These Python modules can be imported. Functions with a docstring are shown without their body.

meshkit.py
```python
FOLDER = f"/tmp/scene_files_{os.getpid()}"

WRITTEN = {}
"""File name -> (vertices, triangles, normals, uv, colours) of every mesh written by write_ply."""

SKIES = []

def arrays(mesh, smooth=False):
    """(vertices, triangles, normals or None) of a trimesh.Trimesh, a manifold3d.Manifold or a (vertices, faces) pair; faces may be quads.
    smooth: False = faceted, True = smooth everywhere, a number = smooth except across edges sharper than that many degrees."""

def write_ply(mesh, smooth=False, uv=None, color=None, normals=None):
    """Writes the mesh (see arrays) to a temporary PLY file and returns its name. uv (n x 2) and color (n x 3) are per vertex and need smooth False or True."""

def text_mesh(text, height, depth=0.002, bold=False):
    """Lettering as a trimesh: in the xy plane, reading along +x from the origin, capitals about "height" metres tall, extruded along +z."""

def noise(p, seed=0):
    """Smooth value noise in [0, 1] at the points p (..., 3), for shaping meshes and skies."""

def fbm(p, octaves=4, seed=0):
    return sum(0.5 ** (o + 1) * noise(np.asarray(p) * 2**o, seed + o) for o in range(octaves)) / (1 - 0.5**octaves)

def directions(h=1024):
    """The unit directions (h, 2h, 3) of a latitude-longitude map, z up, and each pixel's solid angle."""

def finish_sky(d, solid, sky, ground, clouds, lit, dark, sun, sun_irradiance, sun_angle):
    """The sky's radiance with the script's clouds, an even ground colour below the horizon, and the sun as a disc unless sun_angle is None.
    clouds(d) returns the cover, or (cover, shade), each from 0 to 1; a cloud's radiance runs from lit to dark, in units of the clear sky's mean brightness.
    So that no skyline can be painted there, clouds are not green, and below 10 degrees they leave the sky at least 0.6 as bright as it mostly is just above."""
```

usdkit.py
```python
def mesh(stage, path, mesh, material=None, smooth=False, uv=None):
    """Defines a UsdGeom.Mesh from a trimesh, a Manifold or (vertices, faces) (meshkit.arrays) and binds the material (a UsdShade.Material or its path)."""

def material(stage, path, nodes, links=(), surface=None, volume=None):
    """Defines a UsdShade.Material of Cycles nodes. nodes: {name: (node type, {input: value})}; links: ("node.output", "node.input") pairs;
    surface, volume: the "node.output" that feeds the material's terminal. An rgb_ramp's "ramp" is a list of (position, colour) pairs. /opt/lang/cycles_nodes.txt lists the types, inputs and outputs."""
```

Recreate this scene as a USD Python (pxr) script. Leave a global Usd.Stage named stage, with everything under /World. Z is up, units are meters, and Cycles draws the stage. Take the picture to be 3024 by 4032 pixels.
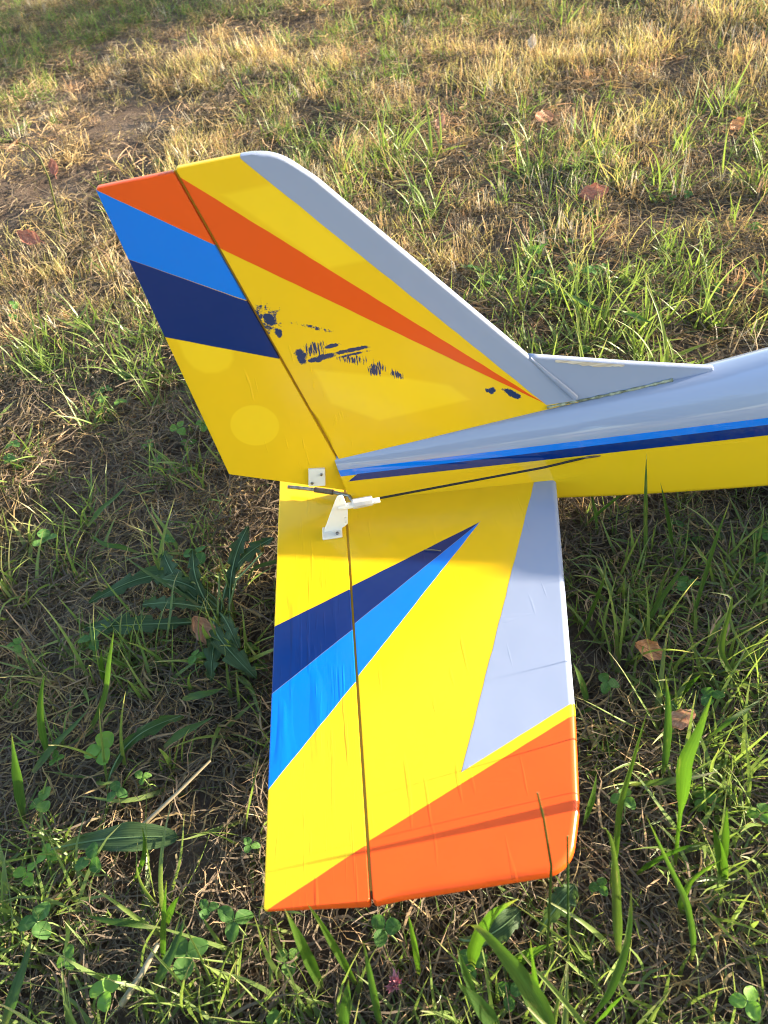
import math, random
import numpy as np, trimesh, usdkit, meshkit
from pxr import Usd, UsdGeom, UsdLux, UsdShade, Sdf, Gf, Vt
from shapely.geometry import Polygon

stage = Usd.Stage.CreateInMemory()
UsdGeom.SetStageUpAxis(stage, UsdGeom.Tokens.z)
UsdGeom.SetStageMetersPerUnit(stage, 1.0)
stage.SetDefaultPrim(UsdGeom.Xform.Define(stage, '/World').GetPrim())

# ------------------------------------------------------------------ camera, sky, sun
SUN_EL, SUN_AZ = math.radians(10.2), math.radians(9.1)          # azimuth from +x towards +y
SUN = np.array([math.cos(SUN_EL) * math.cos(SUN_AZ), math.cos(SUN_EL) * math.sin(SUN_AZ), math.sin(SUN_EL)])
cam = UsdGeom.Camera.Define(stage, '/World/camera')
right, up, back = (0.98867725, -0.09018755, -0.11993124), (0.14830159, 0.70917492, 0.68925871), (0.02288967, -0.6992404, 0.71452007)
CAM = np.array([0.04382837, -0.45439103, 0.51704479])
cam.AddTransformOp().Set(Gf.Matrix4d(*right, 0, *up, 0, *back, 0, *map(float, CAM), 1))
cam.CreateHorizontalApertureAttr(24.0)
cam.CreateVerticalApertureAttr(32.0)
cam.CreateFocalLengthAttr(24.0 * 3030 / 3024)
cam.CreateFStopAttr(13.0)
cam.CreateFocusDistanceAttr(0.62)
cam.CreateClippingRangeAttr(Gf.Vec2f(0.01, 2000))
cam.CreateExposureAttr(2.2)

sun = UsdLux.DistantLight.Define(stage, '/World/sun')
zx = SUN
xx = np.cross([0, 0, 1], zx); xx /= np.linalg.norm(xx); yx = np.cross(zx, xx)
sun.AddTransformOp().Set(Gf.Matrix4d(*map(float, xx), 0, *map(float, yx), 0, *map(float, zx), 0, 0, 0, 0, 1))
sun.CreateIntensityAttr(1.25)
sun.CreateAngleAttr(0.5)
sun.CreateColorAttr(Gf.Vec3f(1.0, 0.87, 0.67))
sun.CreateNormalizeAttr(True)

UsdGeom.Scope.Define(stage, '/World/Looks')
LOOK = '/World/Looks/'
sky = UsdLux.DomeLight.Define(stage, '/World/sky')
sky.GetPrim().SetCustomDataByKey('kind', 'structure')
sky.GetPrim().SetCustomDataByKey('label', 'clear evening sky above the meadow')
skym = usdkit.material(stage, LOOK + 'sky_look', {
    'sky': ('sky_texture', {'sky_type': 'single_scattering', 'sun_disc': False, 'sun_elevation': SUN_EL, 'sun_rotation': math.atan2(SUN[0], SUN[1]), 'air_density': 1.0, 'aerosol_density': 1.0}),
    'bg': ('background_shader', {'strength': 0.125})}, [('sky.color', 'bg.color')], surface='bg.background')
UsdShade.MaterialBindingAPI.Apply(sky.GetPrim()).Bind(skym)

# ------------------------------------------------------------------ helpers
used = {}
def numbered(parent, name):
    k = (parent, name); used[k] = used.get(k, 0) + 1
    return name if used[k] == 1 else f'{name}_{used[k]-1:03d}'
def tag(prim, label=None, category=None, group=None, kind=None):
    for k, v in (('label', label), ('category', category), ('group', group), ('kind', kind)):
        if v: prim.SetCustomDataByKey(k, v)
    return prim
def thing(name, label, category, loc=(0, 0, 0), group=None, rotz=0.0, scale=None):
    x = UsdGeom.Xform.Define(stage, '/World/' + numbered('/World', name))
    x.AddTranslateOp().Set(Gf.Vec3d(*map(float, loc)))
    if rotz: x.AddRotateZOp().Set(float(rotz))
    if scale: x.AddScaleOp().Set(Gf.Vec3f(*([float(scale)] * 3)))
    return tag(x.GetPrim(), label, category, group)
def part(parent, name, mesh, mat, smooth=35, label=None, uv=None, kind=None):
    p = parent if isinstance(parent, str) else str(parent.GetPath())
    m = usdkit.mesh(stage, p + '/' + numbered(p, name), mesh, mat, smooth=smooth, uv=uv)
    return tag(m.GetPrim(), label, kind=kind)
def M(name, nodes, links, surface='p.BSDF'):
    return usdkit.material(stage, LOOK + name, nodes, links, surface=surface)
def lin(r, g, b):
    f = lambda c: (c / 255 / 12.92) if c / 255 <= .04045 else ((c / 255 + .055) / 1.055) ** 2.4
    return (f(r), f(g), f(b))

class Graph:
    """collects nodes and links of one material"""
    def __init__(s): s.n, s.l, s.k = {}, [], 0
    def add(s, kind, inputs=None, out=None, **links):
        name = f'a{s.k}'; s.k += 1
        s.n[name] = (kind, inputs or {})
        for i, src in links.items(): s.l.append((src, f'{name}.{i}'))
        return f'{name}.{out}' if out else name
    def math(s, op, a, b=0.0, c=0.0, clamp=False):
        inp, lk = {'math_type': op, 'use_clamp': clamp}, {}
        for k, v in (('value1', a), ('value2', b), ('value3', c)):
            if isinstance(v, str): lk[k] = v
            else: inp[k] = float(v)
        return s.add('math', inp, 'value', **lk)
    def mix(s, fac, a, b, mode='mix'):
        inp, lk = {'mix_type': mode}, {}
        for k, v in (('fac', fac), ('color1', a), ('color2', b)):
            if isinstance(v, str): lk[k] = v
            else: inp[k] = v
        return s.add('mix', inp, 'color', **lk)
    def half(s, u, v, a, b):
        """signed distance to the line a-b, positive on its left, in the coordinates (u, v)"""
        d = np.subtract(b, a).astype(float); d /= np.linalg.norm(d)
        nx, ny = -d[1], d[0]
        return s.math('multiply_add', u, nx, s.math('multiply_add', v, ny, -(nx * a[0] + ny * a[1])))
    def poly(s, u, v, pts, soft=0.0002):
        """mask of a convex polygon"""
        pts = [tuple(p) for p in pts]
        if sum(pts[i][0] * pts[(i + 1) % len(pts)][1] - pts[(i + 1) % len(pts)][0] * pts[i][1] for i in range(len(pts))) < 0: pts = pts[::-1]
        m = None
        for i in range(len(pts)):
            h = s.half(u, v, pts[i], pts[(i + 1) % len(pts)])
            m = h if m is None else s.math('minimum', m, h)
        return s.edge(m, soft)
    def edge(s, d, soft=0.0002):
        return s.math('multiply_add', d, 1 / (2 * soft), 0.5, clamp=True)
    def build(s, name, surface): return M(name, s.n, s.l, surface)

mm = lambda *pts: [(p[0] / 1000, p[1] / 1000) for p in pts]

# ------------------------------------------------------------------ colours of the covering film
YEL, ORA, BLU, NAV, GRY = (0.79, 0.49, 0.012), (0.72, 0.088, 0.010), (0.0006, 0.17, 0.70), (0.0015, 0.020, 0.125), (0.275, 0.32, 0.45)

def film(name, plane, layers, base=YEL, wrinkle=None, holes=None, flakes=None, rough=0.22, ripple=1.6):
    """glossy iron-on film: coloured panels cut along straight lines, with fine creases, dust and scratches"""
    g = Graph()
    tc = g.add('texture_coordinate')
    sep = g.add('separate_xyz', vector=f'{tc}.object')
    X, Y, Z = f'{sep}.x', f'{sep}.y', f'{sep}.z'
    u, v = (X, Y) if plane == 'xy' else (X, Z)
    # the cut lines waver by a fraction of a millimetre
    wob = g.add('noise_texture', {'scale': 55.0, 'detail': 1.0}, 'fac', vector=f'{tc}.object')
    wv = g.math('multiply_add', wob, 0.0012, -0.0006)
    u2 = g.math('add', u, wv)
    col = base
    height = None
    for pts, c in layers:
        m = c_mask = g.poly(u2, v, pts)
        col = g.mix(m, col, c)
        height = m if height is None else g.math('maximum', height, m)
    if flakes:
        vec = g.add('combine_xyz', {}, 'vector', x=u, y=v)
        n1 = g.add('noise_texture', {'scale': 190.0, 'detail': 8.0, 'roughness': 0.78}, 'fac', vector=vec)
        mp = g.add('mapping', {'scale': (900.0, 110.0, 1.0)}, 'vector', vector=vec)
        n2 = g.add('noise_texture', {'scale': 1.0, 'detail': 3.0, 'roughness': 0.6}, 'fac', vector=mp)
        tot = None
        for cx, cz, a, b, ang, gain, scraped in flakes:
            ca, sa = math.cos(math.radians(ang)), math.sin(math.radians(ang))
            p = g.math('multiply_add', u, ca / a, g.math('multiply_add', v, sa / a, -(ca * cx + sa * cz) / a))
            q = g.math('multiply_add', u, -sa / b, g.math('multiply_add', v, ca / b, (sa * cx - ca * cz) / b))
            r2 = g.math('add', g.math('multiply', p, p), g.math('multiply', q, q))
            e = g.math('subtract', 1.0, r2)
            e = g.math('multiply_add', e, gain, g.math('multiply_add', n2 if scraped else n1, 4.4 if scraped else 5.2, (-2.2 if scraped else -2.6) - (0.67 if scraped else 0.52) * gain))
            tot = e if tot is None else g.math('maximum', tot, e)
        fm = g.math('multiply', tot, 6.0, clamp=True)
        col = g.mix(fm, col, lin(34, 50, 88))
        height = g.math('maximum', height, fm) if height else fm
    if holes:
        glow_mask = None
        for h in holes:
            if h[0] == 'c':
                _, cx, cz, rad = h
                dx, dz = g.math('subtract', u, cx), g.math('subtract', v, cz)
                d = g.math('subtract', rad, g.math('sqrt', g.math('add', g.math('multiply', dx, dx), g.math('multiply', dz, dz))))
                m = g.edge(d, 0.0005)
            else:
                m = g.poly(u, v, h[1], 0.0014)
            glow_mask = m if glow_mask is None else g.math('maximum', glow_mask, m)
        # paler colour over the openings paints in sunlight glowing through the film from behind
        col = g.mix(g.math('multiply', glow_mask, 0.75), col, g.mix(1.0, col, (1.12, 1.22, 1.6), 'multiply'))
    dirt = g.add('noise_texture', {'scale': 14.0, 'detail': 5.0, 'roughness': 0.65}, 'fac', vector=f'{tc}.object')
    col = g.mix(g.math('multiply_add', dirt, 0.35, -0.12, clamp=True), col, g.mix(0.5, col, (0.8, 0.76, 0.6), 'multiply'))
    specks = g.add('noise_texture', {'scale': 420.0, 'detail': 2.0}, 'fac', vector=f'{tc}.object')
    col = g.mix(g.math('multiply_add', specks, 30.0, -24.6, clamp=True), col, (0.10, 0.07, 0.04))
    hgt = g.math('multiply', height, 0.3) if height else g.math('multiply', specks, 0.0)
    if wrinkle:
        for sx, sy, lo, amp, reg in wrinkle:
            mp = g.add('mapping', {'scale': (sx, sy, sy) if plane == 'xy' else (sx, 1.0, sy)}, 'vector', vector=f'{tc}.object')
            n = g.add('noise_texture', {'scale': 1.0, 'detail': 2.0, 'roughness': 0.5, 'distortion': 0.25}, 'fac', vector=mp)
            h = g.math('multiply_add', n, 1 / (0.78 - lo), -lo / (0.78 - lo), clamp=True)
            if reg:
                h = g.math('multiply', h, g.poly(u, v, reg, 0.006))
            hgt = g.math('multiply_add', h, amp, hgt)
    soft = g.add('noise_texture', {'scale': 22.0, 'detail': 1.5}, 'fac', vector=f'{tc}.object')
    hgt = g.math('multiply_add', soft, ripple, hgt)
    bump = g.add('bump', {'strength': 0.55, 'distance': 0.0006}, 'normal', height=hgt)
    rg = g.math('multiply_add', dirt, 0.22 if rough > 0.1 else 0.10, rough - (0.09 if rough > 0.1 else 0.035), clamp=True)
    inp = {'specular_ior_level': 0.38 if rough > 0.12 else 1.0, 'roughness': rough}
    p = g.add('principled_bsdf', inp, 'BSDF', normal=bump, roughness=rg, **({'base_color': col} if isinstance(col, str) else {}))
    return g.build(name, p)

# ------------------------------------------------------------------ ground
def height(x, y):
    x, y = np.asarray(x, float), np.asarray(y, float)
    p = np.stack([x, y, 0 * x], -1)
    big = meshkit.fbm(p * 1.7 + 11.3, 3, 3) - 0.5
    small = meshkit.fbm(p * 14.0 + 3.1, 4, 7) - 0.5
    r = np.hypot(x - 0.05, y + 0.1)
    return big * 0.05 * np.clip(r / 0.7 - 0.25, 0, 1) + small * 0.016 * np.clip(6 - r * 0.5, 0, 1) - 0.006

def make_ground():
    ax = np.concatenate([-np.geomspace(250, 2.4, 34), np.linspace(-2.3, 2.3, 200), np.geomspace(2.4, 250, 34)])
    ay = np.concatenate([-np.geomspace(250, 1.1, 34), np.linspace(-1.0, 4.2, 226), np.geomspace(4.3, 250, 34)])
    X, Y = np.meshgrid(ax, ay, indexing='ij')
    Z = height(X, Y)
    n, m = X.shape
    i, j = np.meshgrid(np.arange(n - 1), np.arange(m - 1), indexing='ij')
    f = np.stack([i * m + j, (i + 1) * m + j, (i + 1) * m + j + 1, i * m + j + 1], -1).reshape(-1, 4)
    return np.stack([X, Y, Z], -1).reshape(-1, 3), f
g = Graph()
geo = g.add('geometry')
n1 = g.add('noise_texture', {'scale': 9.0, 'detail': 8.0, 'roughness': 0.65}, 'fac', vector=f'{geo}.position')
n2 = g.add('noise_texture', {'scale': 180.0, 'detail': 6.0, 'roughness': 0.7}, 'fac', vector=f'{geo}.position')
c = g.add('rgb_ramp', {'ramp': [(0.3, (0.13, 0.09, 0.066)), (0.5, (0.24, 0.175, 0.13)), (0.72, (0.37, 0.295, 0.23))]}, 'color', fac=n1)
c = g.mix(g.math('multiply_add', n2, 2.0, -0.7, clamp=True), g.mix(0.6, c, (0.35, 0.3, 0.28), 'multiply'), c)
sp = g.add('separate_xyz', vector=f'{geo}.position')
far = g.math('multiply_add', g.math('sqrt', g.math('add', g.math('multiply', f'{sp}.x', f'{sp}.x'), g.math('multiply', f'{sp}.y', f'{sp}.y'))), 0.5, -2.0, clamp=True)
n3 = g.add('noise_texture', {'scale': 1.3, 'detail': 6.0}, 'fac', vector=f'{geo}.position')
meadow = g.add('rgb_ramp', {'ramp': [(0.35, (0.06, 0.09, 0.02)), (0.6, (0.16, 0.13, 0.055))]}, 'color', fac=n3)
c = g.mix(far, c, meadow)
b = g.add('bump', {'strength': 1.0, 'distance': 0.012}, 'normal', height=g.math('add', n2, n1))
p = g.add('principled_bsdf', {'roughness': 0.95, 'specular_ior_level': 0.15}, 'BSDF', base_color=c, normal=b)
soil = g.build('soil', p)
gm = usdkit.mesh(stage, '/World/ground', make_ground(), soil, smooth=True)
tag(gm.GetPrim(), 'dry brown soil of the meadow showing between the grass', kind='structure')

# ------------------------------------------------------------------ the model aeroplane (its tail; x forward, y to port, z up, origin at the tail end of the stabiliser top)
plane = UsdGeom.Xform.Define(stage, '/World/model_aeroplane')
plane.AddTranslateOp().Set(Gf.Vec3d(0, 0, 0.075))
plane.AddRotateXOp().Set(-5.0)
plane = tag(plane.GetPrim(), 'yellow, orange, blue and grey model aeroplane standing tail first in the grass', 'model aeroplane')
used[('/World', 'model_aeroplane')] = 1

def dense(poly, step, radii=None):
    """rounds the corners of a polygon (radii per corner) and cuts its edges into steps"""
    P = np.asarray(poly, float); n = len(P); out = []
    for i in range(n):
        a, b, c_ = P[i - 1], P[i], P[(i + 1) % n]
        r = radii[i] if radii else 0
        if r <= 0: out.append(b); continue
        u, w = (a - b) / np.linalg.norm(a - b), (c_ - b) / np.linalg.norm(c_ - b)
        ang = math.acos(np.clip(u @ w, -1, 1)); t = r / math.tan(ang / 2)
        ctr = b + (u + w) / np.linalg.norm(u + w) * r / math.sin(ang / 2)
        p0, p1 = b + u * t - ctr, b + w * t - ctr
        sweep = math.pi - ang; k = max(4, int(sweep / 0.12))
        for s in np.linspace(0, 1, k):
            q = (p0 * math.sin((1 - s) * sweep) + p1 * math.sin(s * sweep)) / math.sin(sweep)
            out.append(ctr + q)
    P, out = np.array(out), []
    for i in range(len(P)):
        a, b = P[i], P[(i + 1) % len(P)]
        k = max(1, int(np.linalg.norm(b - a) / step))
        out += [a + (b - a) * s / k for s in range(k)]
    return np.array(out)

def plate(outline, thick, inset, zfun=None, rings=5):
    """a flat panel with rounded edges: the outline (ccw, 2-D), its top at z = 0; inset = edge rounding (a number or a function of the point)"""
    P = np.asarray(outline, float); n = len(P)
    if sum(P[i, 0] * P[(i + 1) % n, 1] - P[(i + 1) % n, 0] * P[i, 1] for i in range(n)) < 0: P = P[::-1]
    e = np.roll(P, -1, 0) - P; e /= np.linalg.norm(e, axis=1, keepdims=True)
    nl = np.stack([-e[:, 1], e[:, 0]], 1)
    s = nl + np.roll(nl, 1, 0)
    s = s / np.maximum((s * nl).sum(1, keepdims=True), 0.5)
    ins = np.array([inset(p) if callable(inset) else inset for p in P])[:, None]
    V = []
    th = np.linspace(-math.pi / 2, math.pi / 2, rings)
    for a in th:
        V.append(np.column_stack([P + s * ins * (1 - math.cos(a)), np.full(n, -thick / 2 + math.sin(a) * thick / 2)]))
    F = []
    for k in range(rings - 1):
        for i in range(n):
            j = (i + 1) % n
            F += [[k * n + i, k * n + j, (k + 1) * n + j], [k * n + i, (k + 1) * n + j, (k + 1) * n + i]]
    v2, f2 = trimesh.creation.triangulate_polygon(Polygon(V[-1][:, :2]), engine='earcut')
    tree = __import__('scipy.spatial').spatial.cKDTree(V[-1][:, :2])
    idx = tree.query(v2)[1]
    V = np.vstack(V)
    for t in f2:
        a, b, c_ = idx[t]
        if len({a, b, c_}) < 3: continue
        A, B, C = V[(rings - 1) * n + a], V[(rings - 1) * n + b], V[(rings - 1) * n + c_]
        if (B[0] - A[0]) * (C[1] - A[1]) - (B[1] - A[1]) * (C[0] - A[0]) < 0: b, c_ = c_, b
        F.append([(rings - 1) * n + a, (rings - 1) * n + b, (rings - 1) * n + c_])
        F.append([a, c_, b])
    if zfun is not None: V[:, 2] *= np.array([zfun(p) for p in V])
    return trimesh.Trimesh(V, np.array(F), process=False)
def upright(mesh):
    """from the panel's (u, v, depth) to x, y, z with the face at y = 0 looking to -y"""
    v = mesh.vertices.copy()
    mesh.vertices = np.column_stack([v[:, 0], -v[:, 2], v[:, 1]])
    return mesh

# --- stabiliser (both halves) and elevator
stab_half = mm((0.4, 60), (0.4, -322.5), (100, -319.5), (113, -286), (127.5, -231), (169.5, -12), (174, 60))
so = [(0.0006, 0.3225), (0.0006, -0.3225), (0.100, -0.3205), (0.1145, -0.286), (0.1282, -0.231), (0.1720, -0.008), (0.1720, 0.015), (0.1282, 0.238), (0.1145, 0.293), (0.100, 0.3275), (0.0006, 0.3295)]
so = [(-0.0002, -0.3225), (0.102, -0.3205), (0.1145, -0.290), (0.1282, -0.231), (0.1720, -0.008), (0.1720, 0.015), (0.1282, 0.238), (0.1145, 0.297), (0.102, 0.3275), (-0.0002, 0.3295)]
stab_out = dense(so, 0.012, [0.002, 0.020, 0.05, 0.3, 0, 0, 0.3, 0.05, 0.02, 0.002])
stab_film = film('stabiliser_film', 'xy', [
    (mm((102.2, -52.4), (-20, -109.6), (-20, -152.7)), NAV),
    (mm((102.2, -52.4), (-20, -152.7), (-20, -206.5)), BLU),
    (mm((152.6, -15.4), (55.4, -258.4), (130, -222.6), (230, -170), (230, 0)), GRY),
    (mm((-20, -300.2), (140, -225.6), (240, -300), (140, -420), (-20, -420)), ORA),
    (mm((102.2, 59.4), (-20, 116.6), (-20, 159.7)), NAV), (mm((102.2, 59.4), (-20, 159.7), (-20, 213.5)), BLU),
    (mm((152.6, 22.4), (55.4, 265.4), (130, 229.6), (230, 177), (230, 7)), GRY),
    (mm((-20, 307.2), (140, 232.6), (240, 307), (140, 427), (-20, 427)), ORA)],
    wrinkle=[(160.0, 14.0, 0.66, 0.4, None), (24.0, 70.0, 0.64, 0.6, mm((60, -330), (180, -330), (180, -150), (60, -150)))])
part(plane, 'stabiliser', plate(stab_out, 0.008, lambda p: 0.0007 if p[0] < 0.002 else 0.0042, rings=9), stab_film, smooth=50)
eo = [(-0.0565, 0.3265), (-0.0565, -0.3195), (-0.0011, -0.3225), (-0.0011, 0.3295)]
elev_out = dense(eo, 0.012, [0.002, 0.002, 0.002, 0.002])
elev_film = film('elevator_film', 'xy', [
    (mm((30, -88.6), (30, -116), (-90, -212.4), (-90, -143.8)), NAV),
    (mm((30, -116), (30, -146.5), (-90, -293.6), (-90, -212.4)), BLU),
    (mm((-53.5, -319), (20, -282), (60, -420), (-90, -420), (-90, -337.5)), ORA),
    (mm((30, 95.6), (30, 123), (-90, 219.4), (-90, 150.8)), NAV), (mm((30, 123), (30, 153.5), (-90, 300.6), (-90, 219.4)), BLU)],
    wrinkle=[(300.0, 18.0, 0.60, 0.6, mm((-38, 60), (-20, 60), (-20, -330), (-38, -330))),
             (280.0, 14.0, 0.57, 0.9, mm((-17, -175), (-5, -175), (-5, -330), (-17, -330))),
             (520.0, 30.0, 0.63, 0.22, mm((-56, -60), (-4, -60), (-4, -330), (-56, -330))),
             (50.0, 8.0, 0.50, 2.0, mm((-56, -100), (-2, -100), (-2, -240), (-56, -240)))])
part(plane, 'elevator', plate(elev_out, 0.008, lambda p: 0.0009 if p[0] > -0.01 else 0.0009, zfun=lambda p: 0.28 + 0.72 * np.clip((p[0] + 0.0565) / 0.054, 0, 1), rings=9), elev_film, smooth=50)
gap = film('hinge_film', 'xy', [], base=(0.58, 0.32, 0.02), rough=0.3)
part(plane, 'elevator_hinge_strip', trimesh.creation.box((0.0044, 0.64, 0.0008), trimesh.transformations.translation_matrix((-0.0006, 0.0035, -0.0017))), gap)

# --- fin and rudder
fo = mm((-0.2, 46), (-60.4, 271), (-5, 273), (22, 253), (152, 107), (172, 58), (96, 48))
fo = mm((0.6, 40), (-60.1, 271.2), (-19, 272.6), (0.5, 272.6), (23, 252.5), (152.4, 107), (195, 58), (60, 44))
fin_out = dense(fo, 0.01, [0, 0.0015, 0, 0.035, 0.06, 0, 0, 0])
flk = [(-.0262, .1662, .0085, .0062, -30, 2.2, 0), (-.0225, .1560, .0058, .0042, -60, 1.9, 0), (-.0385, .1765, .0055, .0016, -66, 1.6, 0), (-.0335, .1600, .0190, .0014, -76, 1.6, 0), (-.0300, .1440, .0110, .0012, -76, 1.5, 0), (-.031, .166, .011, .013, -40, 0.6, 0),
       (-.0105, .1350, .0055, .0085, 20, 2.2, 0), (.0040, .1315, .0170, .0036, 5, 2.0, 0), (.0260, .1340, .0210, .0023, 3, 2.2, 0), (.0270, .1305, .0160, .0014, 4, 1.5, 0), (.0125, .1395, .0085, .0021, 6, 1.9, 0), (.0000, .1390, .0120, .0072, 8, 0.9, 1),
       (.0410, .1160, .0095, .0085, -30, 1.5, 1), (.0545, .1090, .0095, .0042, -36, 1.5, 1), (.0260, .1260, .0150, .0042, -14, 0.9, 1),
       (.0020, .1560, .0150, .0016, -25, 0.5, 0), (.1235, .0830, .0056, .0042, -30, 1.6, 0), (.1395, .0768, .0135, .0036, -38, 2.4, 0)]
backlit_bays = [('p', mm((-36, 252), (-5, 253.5), (45, 197), (20, 196))), ('p', mm((-3.4, 122.9), (3.7, 92.6), (37.7, 71.3), (106.9, 77.7), (92.9, 92.5), (58.1, 105.4)))]
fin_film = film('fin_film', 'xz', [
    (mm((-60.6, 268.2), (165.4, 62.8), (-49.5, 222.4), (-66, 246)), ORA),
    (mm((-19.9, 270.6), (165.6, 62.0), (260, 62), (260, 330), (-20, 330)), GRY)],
    wrinkle=[(260.0, 34.0, 0.64, 1.0, mm((-50, 200), (-28, 200), (25, 44), (0, 44)))], holes=backlit_bays, flakes=flk)
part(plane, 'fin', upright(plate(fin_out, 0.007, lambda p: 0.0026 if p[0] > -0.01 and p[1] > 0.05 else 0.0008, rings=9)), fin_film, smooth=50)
ro = mm((-110.3, 267.4), (-87.3, 41.8), (3.6, 7.0), (-0.3, 40), (-61.0, 269.4))
rud_out = dense(ro, 0.01, [0.002, 0.002, 0.001, 0, 0.0015])
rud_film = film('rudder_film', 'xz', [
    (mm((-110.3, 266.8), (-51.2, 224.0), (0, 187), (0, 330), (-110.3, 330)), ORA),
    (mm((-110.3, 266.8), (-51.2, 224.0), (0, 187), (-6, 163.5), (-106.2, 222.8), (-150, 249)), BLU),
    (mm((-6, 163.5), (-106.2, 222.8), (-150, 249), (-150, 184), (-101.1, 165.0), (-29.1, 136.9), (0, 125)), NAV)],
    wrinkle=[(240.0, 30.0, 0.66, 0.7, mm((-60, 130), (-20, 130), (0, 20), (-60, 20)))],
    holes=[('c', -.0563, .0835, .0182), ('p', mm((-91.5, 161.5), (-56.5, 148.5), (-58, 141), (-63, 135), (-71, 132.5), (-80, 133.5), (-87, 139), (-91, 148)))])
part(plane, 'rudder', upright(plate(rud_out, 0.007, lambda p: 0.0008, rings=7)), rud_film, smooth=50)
gx = np.array([(-0.0002, 0.040), (-0.0607, 0.2695)])
d = (gx[1] - gx[0]) / np.linalg.norm(gx[1] - gx[0]); q = np.array([-d[1], d[0]]) * 0.0026
hs = trimesh.creation.extrude_polygon(Polygon([gx[0] + q, gx[0] - q, gx[1] - q, gx[1] + q]), 0.0008, engine='earcut')
hs.vertices = np.column_stack([hs.vertices[:, 0], 0.0022 + hs.vertices[:, 2], hs.vertices[:, 1]]); hs.invert()
part(plane, 'rudder_hinge_strip', hs, gap)

# --- fuselage
XS = np.array([-0.003, 0.05, 0.10, 0.17, 0.23, 0.30, 0.36, 0.50, 0.70, 0.86, 0.98, 1.10, 1.24, 1.32])
ZT = np.array([43, 46.5, 51.5, 58.5, 64, 70.5, 78, 94, 119, 143, 146, 112, 92, 74]) / 1000
ZB = np.array([-12, -15, -18, -22.5, -27.3, -31, -33.5, -40, -48, -52, -54, -54, -46, -20]) / 1000
HW = np.array([7.2, 11.1, 14.7, 19.7, 24.0, 29.0, 33.0, 43, 55, 60, 62, 60, 52, 34]) / 1000
from scipy.interpolate import PchipInterpolator as Pch
fzt, fzb, fhw = Pch(XS, ZT), Pch(XS, ZB), Pch(XS, HW)
def section(x, n=22):
    zt, zb, hw = float(fzt(x)), float(fzb(x)), float(fhw(x))
    zs = zt - 0.62 * (zt - 0.0) if x < 0.4 else zt - 0.55 * (zt - 0.0)
    pts = []
    for a in np.linspace(0, math.pi, 2 * n + 1):                      # starboard shoulder over the top to the port shoulder
        cx, sz = math.cos(a), math.sin(a)
        pts.append((-hw * np.sign(cx) * abs(cx) ** 0.86, zs + (zt - zs) * abs(sz) ** 0.92))
    rb = min(0.006, hw * 0.4)
    for a in np.linspace(0, math.pi / 2, 5): pts.append((hw - rb + rb * math.cos(a), zb + rb - rb * math.sin(a)))
    for a in np.linspace(math.pi / 2, math.pi, 5): pts.append((-hw + rb + rb * math.cos(a), zb + rb - rb * math.sin(a)))
    return np.array(pts)
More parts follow.
